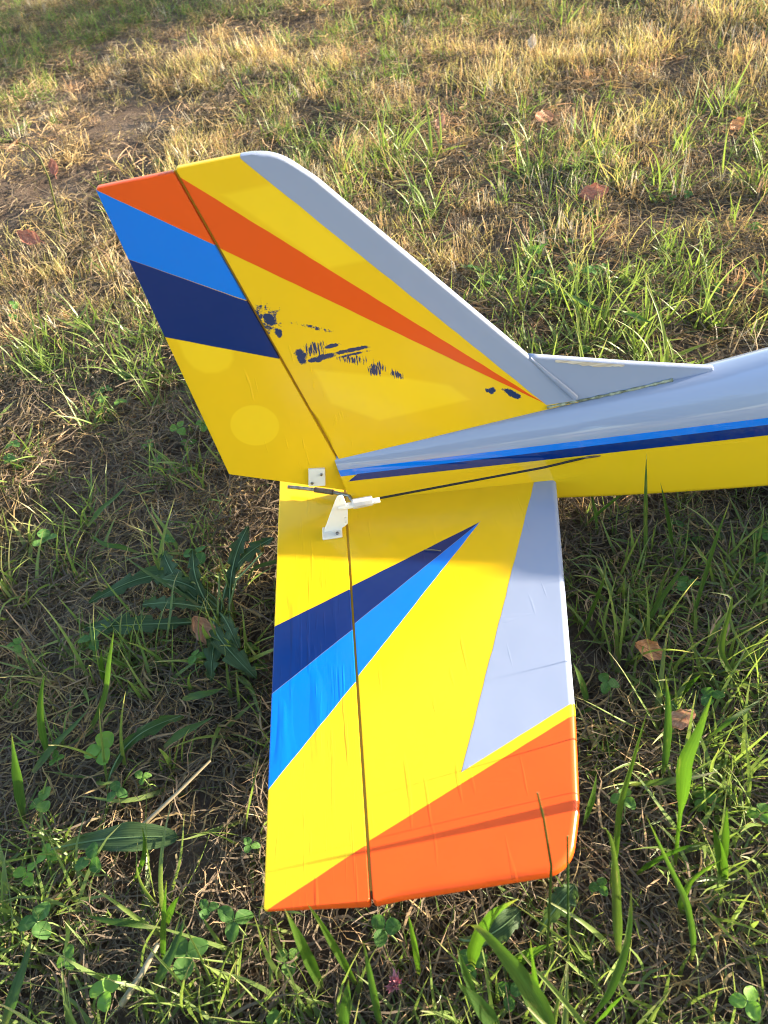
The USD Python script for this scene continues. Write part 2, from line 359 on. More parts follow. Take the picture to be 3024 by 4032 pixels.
def fuselage():
    xs = np.concatenate([np.linspace(-0.003, 0.4, 48), np.linspace(0.42, 1.32, 46)])
    V, k = [], 0
    for i, x in enumerate(xs):
        s = section(x)
        xo = np.full(len(s), x)
        if i < 6:                                                     # the tail end follows the slanted rudder hinge
            w = 1 - i / 6
            xo = xo + w * np.clip((0.043 - s[:, 1]), 0, 0.06) * 0.16
        V.append(np.column_stack([xo, 0.0035 + s[:, 0], s[:, 1]])); k = len(s)
    V = np.vstack(V); n = len(xs); F = []
    for i in range(n - 1):
        for j in range(k):
            a, b = i * k + j, i * k + (j + 1) % k
            F += [[a, b, b + k], [a, b + k, a + k]]
    c0, c1 = len(V), len(V) + 1
    V = np.vstack([V, V[:k].mean(0), V[-k:].mean(0) + [0.02, 0, 0]])
    for j in range(k): F += [[c0, (j + 1) % k, j], [c1, (n - 1) * k + j, (n - 1) * k + (j + 1) % k]]
    m = trimesh.Trimesh(V, np.array(F), process=False)
    m.fix_normals()
    return m
fus_film = film('fuselage_film', 'xz', [
    (mm((-50, 30.9), (1500, 63), (1500, 400), (-50, 400)), GRY),
    (mm((-50, 30.9), (1500, 63), (1500, 53), (-50, 25.2)), BLU),
    (mm((13, 26.8), (1500, 53), (1500, 28), (13, 20.7)), NAV),
    (mm((2.5, 15.5), (2.5, 18.5), (13.2, 26.8), (17, 27), (17, 20.7), (13, 20.6)), NAV)], rough=0.05, ripple=0.35,
    wrinkle=[(9.0, 150.0, 0.62, 0.25, None)])
part(plane, 'fuselage', fuselage(), fus_film, smooth=40)
# --- dorsal fin: a small triangle ahead of the fin
do = mm((150, 107.6), (292.8, 71.8), (292.8, 66), (160, 52), (176, 75))
do = mm((151.5, 107.2), (228, 87.8), (293.6, 72.4), (293.6, 68.6), (160, 54))
dors_film = film('dorsal_film', 'xz', [], base=GRY, wrinkle=[(60.0, 60.0, 0.6, 0.6, None)])
dm = plate(dense(do, 0.008, [0, 0, 0.001, 0, 0]), 0.0058, lambda p: 0.0022 if p[1] > 0.071 else 0.0004, rings=9)
dm = upright(dm); dm.vertices[:, 1] += 0.0006
part(plane, 'dorsal_fin', dm, dors_film, smooth=50)
# fillet of film between fin and dorsal fin
def rod(points, r, sides=10, cap=True):
    p = np.asarray(points, float)
    t = np.gradient(p, axis=0); t /= np.linalg.norm(t, axis=1, keepdims=True)
    a = np.cross(t, np.where(np.abs(t[:, 2:]) < 0.9, [0, 0, 1.0], [1.0, 0, 0])); a /= np.linalg.norm(a, axis=1, keepdims=True)
    b_ = np.cross(t, a); ang = np.arange(sides) * 2 * np.pi / sides
    rr = np.broadcast_to(r, (len(p),))
    v = p[:, None] + rr[:, None, None] * (np.cos(ang)[None, :, None] * a[:, None] + np.sin(ang)[None, :, None] * b_[:, None])
    v = v.reshape(-1, 3); F = []
    for i in range(len(p) - 1):
        for j in range(sides):
            q0, q1 = i * sides + j, i * sides + (j + 1) % sides
            F += [[q0, q1, q1 + sides], [q0, q1 + sides, q0 + sides]]
    if cap:
        n = len(v); v = np.vstack([v, p[0], p[-1]])
        for j in range(sides):
            F += [[n, (j + 1) % sides, j], [n + 1, (len(p) - 1) * sides + j, (len(p) - 1) * sides + (j + 1) % sides]]
    m = trimesh.Trimesh(v, np.array(F), process=False); m.fix_normals()
    return m
part(plane, 'film_fillet', rod([(0.1535, 0.0012, 0.1045), (0.166, 0.0008, 0.090), (0.178, 0.0008, 0.0765), (0.1885, 0.0010, 0.0645)], [0.0012, 0.0018, 0.0022, 0.0026]), dors_film, smooth=60)
wood = M('bare_balsa', {'tc': ('texture_coordinate', {}), 'm': ('mapping', {'scale': (40.0, 300.0, 900.0)}), 'n': ('noise_texture', {'scale': 1.0, 'detail': 4.0}), 'r': ('rgb_ramp', {'ramp': [(0.3, (0.30, 0.22, 0.14)), (0.6, (0.62, 0.55, 0.45))]}), 'p': ('principled_bsdf', {'roughness': 0.8})},
         [('tc.object', 'm.vector'), ('m.vector', 'n.vector'), ('n.fac', 'r.fac'), ('r.color', 'p.base_color')])
rng = np.random.default_rng(5)
tx = np.linspace(0.172, 0.224, 24)
tz = np.interp(tx, [0.1515, 0.228, 0.2936], [0.1072, 0.0878, 0.0724])
w0 = 0.0012 + 0.0012 * np.clip(np.sin((tx - 0.172) / 0.052 * np.pi), 0, 1) + rng.uniform(-0.0004, 0.0005, 24)
tv = np.vstack([np.column_stack([tx, np.full(24, 0.00035), tz - 0.0017]), np.column_stack([tx, np.full(24, 0.00030), tz - 0.0017 - w0 * 1.3])])
tf = [[i, i + 24, i + 25] for i in range(23)] + [[i, i + 25, i + 1] for i in range(23)]
th = trimesh.Trimesh(np.vstack([tv, tv + [0, 0.002, 0]]), np.vstack([tf, np.array(tf)[:, ::-1] + 48]), process=False)
part(plane, 'torn_film_edge', th, wood, label='torn strip along the dorsal fin edge where bare wood shows')
# old glue line along the dorsal root
glue = M('old_glue', {'n': ('noise_texture', {'scale': 260.0, 'detail': 4.0}), 'r': ('rgb_ramp', {'ramp': [(0.35, (0.10, 0.11, 0.06)), (0.65, (0.36, 0.38, 0.27))]}), 'p': ('principled_bsdf', {'roughness': 0.5})}, [('n.fac', 'r.fac'), ('r.color', 'p.base_color')])
gxs = np.linspace(0.166, 0.262, 30)
part(plane, 'glue_line', rod(np.column_stack([gxs, np.full(30, -0.0002), np.interp(gxs, [0.165, 0.2, 0.229, 0.265], [0.0600, 0.0620, 0.0642, 0.0680])]), 0.0006 + 0.0009 * rng.random(30)), glue, smooth=60)

# --- control horn, linkage and fittings
nylon = M('white_nylon', {'p': ('principled_bsdf', {'base_color': (0.74, 0.70, 0.62), 'roughness': 0.38, 'subsurface_weight': 0.25, 'subsurface_scale': 0.003, 'subsurface_radius': (1.0, 0.8, 0.6)})}, [])
steel = M('dull_steel', {'n': ('noise_texture', {'scale': 300.0, 'detail': 3.0}), 'r': ('rgb_ramp', {'ramp': [(0.3, (0.16, 0.15, 0.14)), (0.7, (0.42, 0.40, 0.38))]}), 'p': ('principled_bsdf', {'metallic': 1.0, 'roughness': 0.38})}, [('n.fac', 'r.fac'), ('r.color', 'p.base_color')])
black = M('black_rod', {'p': ('principled_bsdf', {'base_color': (0.012, 0.011, 0.010), 'roughness': 0.32})}, [])
tube_m = M('brown_tube', {'n': ('noise_texture', {'scale': 160.0, 'detail': 4.0}), 'r': ('rgb_ramp', {'ramp': [(0.3, (0.03, 0.02, 0.012)), (0.7, (0.20, 0.14, 0.09))]}), 'p': ('principled_bsdf', {'roughness': 0.3})}, [('n.fac', 'r.fac'), ('r.color', 'p.base_color')])
alu = M('pale_sleeve', {'n': ('noise_texture', {'scale': 120.0, 'detail': 3.0}), 'r': ('rgb_ramp', {'ramp': [(0.3, (0.50, 0.50, 0.50)), (0.7, (0.80, 0.79, 0.78))]}), 'p': ('principled_bsdf', {'roughness': 0.35, 'metallic': 0.35})}, [('n.fac', 'r.fac'), ('r.color', 'p.base_color')])
horn2d = Polygon(dense(mm((-20, 0.0), (-11, 19), (-4.6, 32), (-2.2, 36.2), (1.6, 35), (2.4, 29), (3.2, 21.6), (0.9, 7.5), (-4.2, 4.2), (-4.8, 0.0)), 0.002, [0, 0, 0.003, 0.0022, 0.0025, 0.004, 0.003, 0.0015, 0.0015, 0]))
for hx, hz in ((-0.0012, 0.0325), (-0.0008, 0.0250), (-0.0002, 0.0140), (-0.0004, 0.0095)):
    horn2d = horn2d.difference(Polygon([(hx + 0.0006 * math.cos(a), hz + 0.0006 * math.sin(a)) for a in np.linspace(0, 2 * math.pi, 10)[:-1]]))
horn = trimesh.creation.extrude_polygon(horn2d, 0.0018, engine='earcut')
horn.vertices = np.column_stack([horn.vertices[:, 0], -0.0385 - horn.vertices[:, 2], horn.vertices[:, 1]]); horn.invert()
base = plate(dense(mm((-20.3, -47.2), (-4.6, -47.2), (-4.6, -33.6), (-20.3, -33.6)), 0.004, [0.0008] * 4), 0.0022, 0.0005); base.vertices[:, 2] += 0.0023
glow_mask_ = trimesh.util.concatenate([horn, base])
hp = part(plane, 'control_horn', glow_mask_, nylon, smooth=35)
def screw(parent, pos, axis, r=0.0014):
    h = trimesh.creation.cylinder(r, 0.0012, sections=18)
    dome = trimesh.creation.icosphere(2, r * 0.98); dome.vertices[:, 2] *= 0.4; dome.vertices[:, 2] += 0.0005
    slot = trimesh.creation.box((r * 1.2, r * 0.28, 0.0004)); slot.vertices[:, 2] += 0.00108
    T_ = trimesh.geometry.align_vectors([0, 0, 1], axis); T_[:3, 3] = pos
    m = trimesh.util.concatenate([h, dome]); m.apply_transform(T_); slot.apply_transform(T_)
    s = part(parent, 'screw', m, steel, smooth=40)
    return slot
sl = screw(hp, (-0.0082, -0.0440, 0.0027), (0, 0, 1))
part(hp, 'screw_slot', sl, black)
A, B = np.array([-0.0005, -0.0372, 0.0245]), np.array([0.2075, -0.0185, 0.0186])
dr = (B - A) / np.linalg.norm(B - A)
part(plane, 'pushrod', rod([A + dr * 0.026, A + dr * 0.10, A + dr * 0.16, B + dr * 0.006 + [0, 0.004, 0]], 0.00095), black, smooth=60)
cl = trimesh.util.concatenate([rod([A - dr * 0.0035, A + dr * 0.002, A + dr * 0.012], [0.0022, 0.0026, 0.0026]), rod([A + dr * 0.010, A + dr * 0.0285, A + dr * 0.029], [0.0023, 0.0023, 0.0018])])
side = np.cross(dr, [0, 0, 1]); side /= np.linalg.norm(side)
cl.vertices += side * 0.002
part(plane, 'clevis', cl, nylon, smooth=50)
sv = np.array([A + dr * 0.0075 + side * 0.001, A + dr * 0.0085 + side * 0.001, A + dr * 0.0225 + side * 0.001, A + dr * 0.0235 + side * 0.001])
sm = rod(sv, [0.0036, 0.0040, 0.0038, 0.0034], sides=8)
part(plane, 'clevis_sleeve', sm, alu, smooth=30)
ex = trimesh.creation.icosphere(3, 1.0); ex.vertices *= [0.013, 0.0022, 0.0016]; 
Rz = trimesh.transformations.rotation_matrix(math.atan2(dr[1], dr[0]), (0, 0, 1)); ex.apply_transform(Rz); ex.vertices += [0.2035, -0.0166, 0.0196]
part(plane, 'pushrod_exit', ex, tube_m, smooth=60, label='dark slot in the fuselage side where the pushrod enters')
W0, W1, W2, W3 = map(np.array, ((-0.0475, 0.0194, 0.006), (-0.0248, 0.0103, 0.006), (-0.0096, 0.0034, 0.006), (0.0030, -0.0035, 0.0055)))
part(plane, 'tail_wire', rod([W0, W1, W2, W2 * 0.35 + W3 * 0.65, W3, W3 + [0.0035, -0.006, -0.004]], 0.0016), steel, smooth=60)
part(plane, 'wire_sleeve', rod([W1 - (W2 - W1) * 0.02, W1, W2, W2 + (W2 - W1) * 0.02], [0.0021, 0.0024, 0.0023, 0.0019], sides=9), tube_m, smooth=40)
bp = plate(dense(mm((-24.4, 37.0), (-11.2, 35.2), (-14.0, 17.6), (-27.6, 19.4)), 0.004, [0.0008] * 4), 0.0018, 0.0005)
bp = upright(bp); bp.vertices[:, 1] -= 0.0019
bpp = part(plane, 'horn_back_plate', bp, nylon, smooth=35)
for pos in ((-0.0152, -0.0021, 0.0300), (-0.0240, -0.0021, 0.0228)):
    part(bpp, 'screw_slot', screw(bpp, pos, (0, -1, 0), 0.0012), black)

# ------------------------------------------------------------------ plants
def leafmat(name, ramp, tip, tipstart=0.75, trans=0.35, rough=0.5, tcol=(1.0, 1.0, 0.55), spec=0.35, fine=True):
    """blade or leaf: colour varies from blade to blade, base to tip; light comes through"""
    g = Graph()
    geo = g.add('geometry'); oi = g.add('object_info'); tc = g.add('texture_coordinate')
    r = g.math('fraction', g.math('add', f'{geo}.random_per_island', f'{oi}.random'))
    col = g.add('rgb_ramp', {'ramp': ramp}, 'color', fac=r)
    uv = g.add('separate_xyz', vector=f'{tc}.UV')
    r2 = g.math('fraction', g.math('multiply', r, 7.31))
    tipm = g.math('multiply', g.math('multiply_add', f'{uv}.y', 1 / (1.0 - tipstart), -tipstart / (1 - tipstart), clamp=True), r2)
    col = g.mix(tipm, col, tip)
    basem = g.math('multiply_add', f'{uv}.y', -5.0, 1.0, clamp=True)
    col = g.mix(g.math('multiply', basem, 0.6), col, (0.30, 0.26, 0.12))
    if not fine:                                                      # thousands of tiny blades: a light material
        d_ = g.add('diffuse_bsdf', {}, 'BSDF', color=col)
        if spec > 0.3: d_ = g.add('mix_closure', {'fac': 0.05}, 'closure', closure1=d_, closure2=g.add('glossy_bsdf', {'color': (1.0, 1.0, 1.0), 'roughness': 0.45}, 'BSDF'))
        t = g.add('translucent_bsdf', {}, 'BSDF', color=g.mix(1.0, col, tuple(1.7 * q for q in tcol), 'multiply'))
        return g.build(name, g.add('mix_closure', {'fac': trans}, 'closure', closure1=d_, closure2=t))
    # a paler middle vein and fine lengthwise streaks
    vec = g.add('combine_xyz', {}, 'vector', x=f'{uv}.x', y=f'{uv}.y', z=g.math('multiply', r, 37.0))
    nz = g.add('noise_texture', {'scale': 1.0, 'detail': 4.0, 'roughness': 0.65}, 'fac', vector=g.add('mapping', {'scale': (11.0, 3.0, 1.0)}, 'vector', vector=vec))
    col = g.mix(g.math('multiply_add', nz, 1.8, -0.55, clamp=True), g.mix(1.0, col, (0.58, 0.60, 0.50), 'multiply'), col)
    blot = g.add('noise_texture', {'scale': 1.0, 'detail': 3.0}, 'fac', vector=g.add('mapping', {'scale': (2.5, 6.0, 1.0)}, 'vector', vector=vec))
    col = g.mix(g.math('multiply_add', blot, 5.0, -3.1, clamp=True), col, g.mix(0.6, col, tip))
    veins = g.math('multiply_add', g.math('sine', g.math('multiply', f'{uv}.x', 75.0)), 0.12, 0.88)
    col = g.mix(1.0, col, g.add('combine_color', {}, 'color', r=veins, g=veins, b=veins), 'multiply')
    bmp = g.add('bump', {'strength': 0.5, 'distance': 0.0004}, 'normal', height=g.math('add', nz, veins))
    p = g.add('principled_bsdf', {'roughness': rough, 'specular_ior_level': spec}, 'BSDF', base_color=col, normal=bmp)
    t = g.add('translucent_bsdf', {}, 'BSDF', color=g.mix(1.0, g.mix(1.0, col, tcol, 'multiply'), (1.7, 1.7, 1.7), 'multiply'))
    s = g.add('mix_closure', {'fac': trans}, 'closure', closure1=p, closure2=t)
    return g.build(name, s)
YG = leafmat('yellowing_grass', [(0.0, (0.14, 0.19, 0.05)), (0.4, (0.22, 0.24, 0.07)), (0.75, (0.32, 0.29, 0.11)), (1.0, (0.44, 0.37, 0.17))], (0.52, 0.42, 0.22), tipstart=0.4, trans=0.35, tcol=(1, 1, 0.6), fine=False)
GREEN = leafmat('grass_green', [(0.0, (0.065, 0.135, 0.032)), (0.4, (0.115, 0.195, 0.042)), (0.75, (0.19, 0.25, 0.065)), (1.0, (0.29, 0.31, 0.11))], (0.46, 0.38, 0.19), trans=0.36, tcol=(1.0, 1.0, 0.62), fine=False)
STRAW = leafmat('dry_straw', [(0.0, (0.30, 0.19, 0.095)), (0.35, (0.46, 0.345, 0.175)), (0.7, (0.58, 0.475, 0.27)), (1.0, (0.70, 0.61, 0.40))], (0.68, 0.58, 0.38), trans=0.22, tcol=(1, 0.9, 0.7), rough=0.6, spec=0.25, fine=False)
THATCH = leafmat('dead_thatch', [(0.0, (0.13, 0.10, 0.076)), (0.35, (0.29, 0.235, 0.175)), (0.65, (0.45, 0.385, 0.295)), (0.88, (0.60, 0.54, 0.43)), (1.0, (0.72, 0.66, 0.55))], (0.5, 0.41, 0.30), trans=0.15, tcol=(1, 0.9, 0.7), rough=0.65, spec=0.2, fine=False)
RUST = leafmat('rusty_litter', [(0.0, (0.22, 0.12, 0.07)), (0.5, (0.40, 0.24, 0.14)), (1.0, (0.56, 0.40, 0.25))], (0.45, 0.31, 0.2), trans=0.2, tcol=(1, 0.8, 0.6), rough=0.65, spec=0.2, fine=False)

def strands(n, rng, R, L, W, lean, bend, azspread=math.pi, curl=0.0, z0=(0, 0.002), lie=False, seg=5, fold=False, prof='taper', droop=0.0):
    """n curved strips rooted in a disc of radius R; returns (v, f, uv)"""
    rr = R * np.sqrt(rng.random(n)); ra = rng.random(n) * 2 * np.pi
    px, py = rr * np.cos(ra), rr * np.sin(ra)
    az0 = rng.uniform(-azspread, azspread, n)
    length, width = rng.uniform(*L, n), rng.uniform(*W, n)
    th0, bd, cu = rng.uniform(*lean, n), rng.uniform(*bend, n), rng.normal(0, 1, n) * curl
    s = np.linspace(0, 1, seg + 1)
    th = th0[:, None] + bd[:, None] * s[None] ** 1.4
    az = az0[:, None] + cu[:, None] * s[None] + (rng.normal(0, 0.5, n) * curl)[:, None] * np.sin(6 * s)[None]
    if lie: th = th + rng.normal(0, 0.16, (n, seg + 1))
    ds = length[:, None] / seg
    dx, dy, dz = np.sin(th) * np.cos(az) * ds, np.sin(th) * np.sin(az) * ds, np.cos(th) * ds
    def cs(a, b): return np.concatenate([a[:, None], a[:, None] + np.cumsum(b[:, 1:], 1)], 1)
    P = np.stack([cs(px, dx), cs(py, dy), np.maximum(cs(rng.uniform(*z0, n), dz), 0.0004)], -1)
    w = width[:, None] * ({'taper': (1 - s ** 1.8) * 0.96 + 0.04, 'blunt': (1 - 0.35 * s) * np.where(s > 0.99, 0.6, 1.0), 'leaf': np.sin(np.pi * np.clip(s * 0.93 + 0.07, 0, 1)) ** 0.6 + 0.03}[prof])[None]
    roll = rng.normal(0, 0.7 if not lie else 0.9, n)[:, None]
    sx, sy, sz = -np.sin(az) * np.cos(roll), np.cos(az) * np.cos(roll), np.sin(roll) * np.ones_like(az)
    S = np.stack([sx, sy, sz], -1) * (w * 0.5)[..., None]
    if fold:
        N = np.stack([-np.cos(th) * np.cos(az), -np.cos(th) * np.sin(az), np.sin(th)], -1) * (w * 0.22)[..., None]
        V = np.stack([P - S + N, P, P + S + N], 2); k = 3
    else:
        V = np.stack([P - S, P + S], 2); k = 2
    uvx = np.broadcast_to(np.linspace(0, 1, k)[None, None] + rng.random(n)[:, None, None] * 5, (n, seg + 1, k))
    uv = np.stack([uvx, np.broadcast_to(s[None, :, None], (n, seg + 1, k))], -1)
    i = np.arange(n)[:, None, None] * (seg + 1) * k + np.arange(seg)[None, :, None] * k + np.arange(k - 1)[None, None, :]
    f = np.stack([i, i + 1, i + k + 1, i + k], -1).reshape(-1, 4)
    return V.reshape(-1, 3), f, uv.reshape(-1, 2)
def joinv(parts_):
    V, F, U, o = [], [], [], 0
    for v, f, u in parts_:
        V.append(v); F.append(f + o); U.append(u); o += len(v)
    return np.vstack(V), np.vstack(F), np.vstack(U)

def turn(rng, n, tilt):
    """n random turns about z followed by a slight tilt, as matrices"""
    yaw, tl, ta = rng.random(n) * 2 * np.pi, rng.normal(0, tilt, n), rng.random(n) * 2 * np.pi
    c_, s_, o, l = np.cos(yaw), np.sin(yaw), np.zeros(n), np.ones(n)
    Rz_ = np.stack([np.stack([c_, -s_, o], 1), np.stack([s_, c_, o], 1), np.stack([o, o, l], 1)], 1)
    kx, ky = np.cos(ta), np.sin(ta)
    K = np.stack([np.stack([o, o, ky], 1), np.stack([o, o, -kx], 1), np.stack([-ky, kx, o], 1)], 1)
    Rt = np.eye(3)[None] + np.sin(tl)[:, None, None] * K + (1 - np.cos(tl))[:, None, None] * (K @ K)
    return Rt @ Rz_
def grow(name, label, category, protos, mats, pos, scale, rng, tilt=0.12, where=None):
    """plants every tuft at its place: one mesh of real blades per material, all parts of one stuff object"""
    which = rng.integers(0, len(protos), len(pos)); T_ = turn(rng, len(pos), tilt) * scale[:, None, None]
    by = {}
    for k, (v, f, u) in enumerate(protos):
        w = np.nonzero(which == k)[0]
        if not len(w): continue
        V = np.einsum('nij,vj->nvi', T_[w], v) + pos[w][:, None]
        F = f[None] + (np.arange(len(w)) * len(v))[:, None, None]
        by.setdefault(id(mats[k % len(mats)]), [mats[k % len(mats)], []])[1].append((V.reshape(-1, 3), F.reshape(-1, f.shape[1]), np.tile(u, (len(w), 1))))
    root = UsdGeom.Xform.Define(stage, '/World/' + name)
    tag(root.GetPrim(), label, category, kind='stuff')
    for m, L in by.values():
        v, f, u = joinv(L)
        part(root.GetPrim(), 'blades', (v, f), m, smooth=True, uv=u, kind='stuff')
def scatter(name, label, category, protos, mats, pos, scale, rng, tilt=0.1):
    pi = UsdGeom.PointInstancer.Define(stage, '/World/' + name)
    tag(pi.GetPrim(), label, category, kind='stuff')
    paths = []
    for k, (v, f, u) in enumerate(protos):
        pp = f'/World/{name}/tuft' + (f'_{k:03d}' if k else '')
        usdkit.mesh(stage, pp, (v, f), mats[k % len(mats)], smooth=True, uv=u)
        paths.append(pp)
    pi.CreatePrototypesRel().SetTargets([Sdf.Path(x) for x in paths])
    n = len(pos)
    pi.CreateProtoIndicesAttr(Vt.IntArray.FromNumpy(rng.integers(0, len(protos), n).astype(np.int32)))
    pi.CreatePositionsAttr(Vt.Vec3fArray.FromNumpy(pos.astype(np.float32)))
    pi.CreateScalesAttr(Vt.Vec3fArray.FromNumpy(np.repeat(scale[:, None], 3, 1).astype(np.float32)))
    yaw = rng.random(n) * 2 * np.pi
    pi.CreateOrientationsAttr(Vt.QuathArray([Gf.Quath(float(math.cos(a / 2)), 0.0, 0.0, float(math.sin(a / 2))) for a in yaw]))

def blob(x, y, cx, cy, r): return np.exp(-((x - cx) ** 2 + (y - cy) ** 2) / (r * r))
def nz(x, y, f, s): return meshkit.fbm(np.stack([x * f + s, y * f - s, 0 * x], -1), 3, s)
def bare(x, y):
    b_ = 0
    for cx, cy, r, a in ((-.68, 1.64, .20, 1.0), (-.62, 1.36, .22, 1.3), (-.46, 1.24, .16, 1.1), (-.50, 1.05, .18, 1.3), (-.44, .92, .13, 1.1), (-.35, 1.33, .12, .7), (-.52, .80, .10, .9), (-.48, 1.88, .16, .8), (-.26, 1.80, .20, .9), (-.12, 1.78, .16, .8), (.235, .50, .07, .6), (.25, .85, .09, .7), (.41, 1.38, .10, .6), (.41, .51, .08, .6), (.70, 1.08, .12, .5), (.0, 1.2, .08, .4), (-.28, .33, .05, .5), (-.24, .14, .04, .5), (-.19, .22, .04, .4), (.53, .53, .08, 1.0), (-.50, .84, .12, .6), (-.36, .66, .1, .5), (.22, 1.15, .10, .5), (.45, .95, .12, .4), (-.14, -.24, .035, .7), (.30, .35, .06, .4), (-.2, .14, .04, .6)):
        b_ = b_ + a * blob(x, y, cx, cy, r)
    return np.clip(1.15 * b_ * (0.35 + 1.3 * nz(x, y, 11.0, 61)) + 1.6 * (nz(x, y, 5.0, 21) - 0.58), 0, 0.93)
def greenness(x, y):
    g_ = 0.40 + 0.12 * np.clip((y - 0.4) * 2, 0, 1) + 2.6 * (nz(x, y, 6.0, 5) - 0.5)
    for cx, cy, r, a in ((.08, 1.12, .22, .5), (.62, .62, .16, .6), (-.30, .44, .07, .3), (-.37, .60, .06, .35), (.38, .22, .16, .45), (.25, .22, .1, .4), (-.85, 1.9, .35, .7), (-.62, 1.9, .3, .6), (.2, -.1, .12, .5), (.2, -.28, .14, .8), (.33, -.10, .09, .6), (-.17, -.06, .09, .45), (-.2, -.18, .08, .35), (-.26, -.26, .1, .5), (-.12, -.3, .07, .4), (.0, -.36, .12, .6), (-.5, 2.4, .4, .5), (.3, 1.6, .2, .35),
                         (-.30, -.1, .08, .2), (.75, 1.0, .2, -.2), (.40, 1.25, .2, -.4), (.55, .8, .15, -.3), (-.25, 1.3, .25, -.1), (-.36, .18, .12, -.25), (-.2, .25, .12, -.2), (-.45, .45, .14, -.2), (-.28, .1, .1, -.15), (-.2, -.33, .1, .6), (-.27, -.12, .08, .3), (-.16, -.15, .12, -.3), (-.25, -.2, .1, -.25), (-.5, .9, .2, -.3), (-.3, 1.0, .2, -.25), (.3, .5, .12, -.25), (-.12, -.22, .06, -.3)):
        g_ = g_ + a * blob(x, y, cx, cy, r)
    return np.clip(g_, 0, 1.3)

def inside(x, y, m=0.0):
    """the wedge of meadow around the aeroplane's tail that is planted blade by blade"""
    return (np.abs(x - 0.05 - 0.02 * y) < 0.42 + m + 0.38 * np.clip(y, 0, 9)) & (y > -0.52 - m) & (y < 2.95 + m) & (y < 2.45 + m - 0.62 * x)
def sample(dens, rng, y0, y1, prob):
    n = int(dens * 3.2 * (y1 - y0))
    x, y = rng.uniform(-1.6, 1.6, n), rng.uniform(y0, y1, n)
    keep = inside(x, y) & (rng.random(n) < prob(x, y))
    x, y = x[keep], y[keep]
    return np.column_stack([x, y, height(x, y)])
def clear(pos):
    """under the stabiliser, elevator and fuselage"""
    x, y = pos[:, 0], pos[:, 1]
    return ((x > -0.07) & (x < 0.185) & (y > -0.335) & (y < 0.34)) | ((x > 0.1) & (x < 1.4) & (np.abs(y) < 0.03 + 0.05 * x))

R = np.random.default_rng(11)
# dead thatch: thin, curled, lying fibres that cover the soil
protos = [joinv([strands(34, R, 0.035, (0.012, 0.045), (0.0006, 0.0016), (1.25, 1.62), (-0.3, 0.35), curl=1.0, z0=(0.0, 0.010), lie=True, seg=4),
                 strands(8, R, 0.03, (0.012, 0.035), (0.0008, 0.0020), (0.5, 1.2), (0.1, 0.9), curl=0.5, seg=4)]) for _ in range(12)]
pos = sample(2100, R, -0.6, 0.65, lambda x, y: np.clip(1.0 - 0.75 * bare(x, y), 0.1, 1))
pfar = sample(900, R, 0.65, 3.0, lambda x, y: np.clip(1.0 - 0.85 * bare(x, y), 0.05, 1))
scale = np.r_[R.uniform(0.8, 1.35, len(pos)), R.uniform(1.1, 1.7, len(pfar))]
grow('dead_grass_thatch', 'brown and grey dead grass fibres matted over the soil everywhere', 'dead grass', protos, [THATCH, THATCH, THATCH, THATCH, STRAW, THATCH, THATCH, RUST, STRAW, THATCH, THATCH, THATCH], np.vstack([pos, pfar]), scale, R, 0.08)
# dry stubble: cut straw standing up
stub = [joinv([strands(16, R, 0.022, (0.014, 0.042), (0.0010, 0.0022), (0.05, 0.55), (-0.2, 0.5), curl=0.3, seg=3, prof='blunt'),
               strands(8, R, 0.022, (0.02, 0.05), (0.0008, 0.0018), (0.7, 1.4), (0.0, 0.5), curl=0.5, seg=3)]) for _ in range(12)]
stub += [joinv([strands(9, R, 0.022, (0.025, 0.075), (0.0010, 0.0024), (0.03, 0.5), (0.0, 0.9), curl=0.35, seg=4),
               strands(8, R, 0.024, (0.012, 0.04), (0.0010, 0.0022), (0.2, 1.3), (0.0, 0.5), curl=0.4, seg=3)]) for _ in range(8)]
pos = np.vstack([sample(800, R, -0.6, 0.45, lambda x, y: np.clip((1.1 - greenness(x, y)) * (1 - bare(x, y)) * 0.55, 0, 1)),
                 sample(2200, R, 0.45, 3.0, lambda x, y: np.clip((1.15 - greenness(x, y)) * (1 - bare(x, y)), 0.06, 1))])
sc = R.uniform(0.6, 1.2, len(pos)) * np.clip(0.2 + 1.35 * nz(pos[:, 0], pos[:, 1], 7.0, 55), 0.45, 1.25); sc = np.where(clear(pos), np.minimum(sc, 0.7), sc)
grow('dry_stubble', 'straw coloured stubble of mown dry grass standing in the sun', 'dry grass', stub, [STRAW, STRAW, RUST, STRAW, THATCH, STRAW, STRAW, RUST, STRAW, THATCH, STRAW, STRAW, YG, YG, YG, STRAW, YG, YG, STRAW, YG], pos, sc, R, 0.16)
# short green grass
short = [joinv([strands(10, R, 0.018, (0.022, 0.060), (0.0014, 0.0032), (0.05, 0.7), (0.0, 0.9), curl=0.35, seg=5),
                strands(5, R, 0.02, (0.02, 0.055), (0.0016, 0.0036), (0.7, 1.35), (0.0, 0.4), curl=0.5, seg=5)]) for _ in range(14)]
pos = np.vstack([sample(1500, R, -0.6, 0.65, lambda x, y: np.clip((0.62 + 0.5 * ((x > .1) | (y < -.3)) * (y < .02)) * greenness(x, y) * (1 - bare(x, y)), 0.0, 1)),
                 sample(1000, R, 0.65, 3.0, lambda x, y: np.clip(0.9 * greenness(x, y) ** 1.3 * (1 - bare(x, y)), 0.0, 1))])
sc = R.uniform(0.65, 1.3, len(pos)) * np.where(pos[:, 1] > 0.5, 0.82, 1.0); sc = np.where(clear(pos), np.minimum(sc, 0.62), sc)
grow('green_grass', 'short green grass growing in tufts over the whole meadow', 'grass', short, [GREEN], pos, sc, R, 0.15)
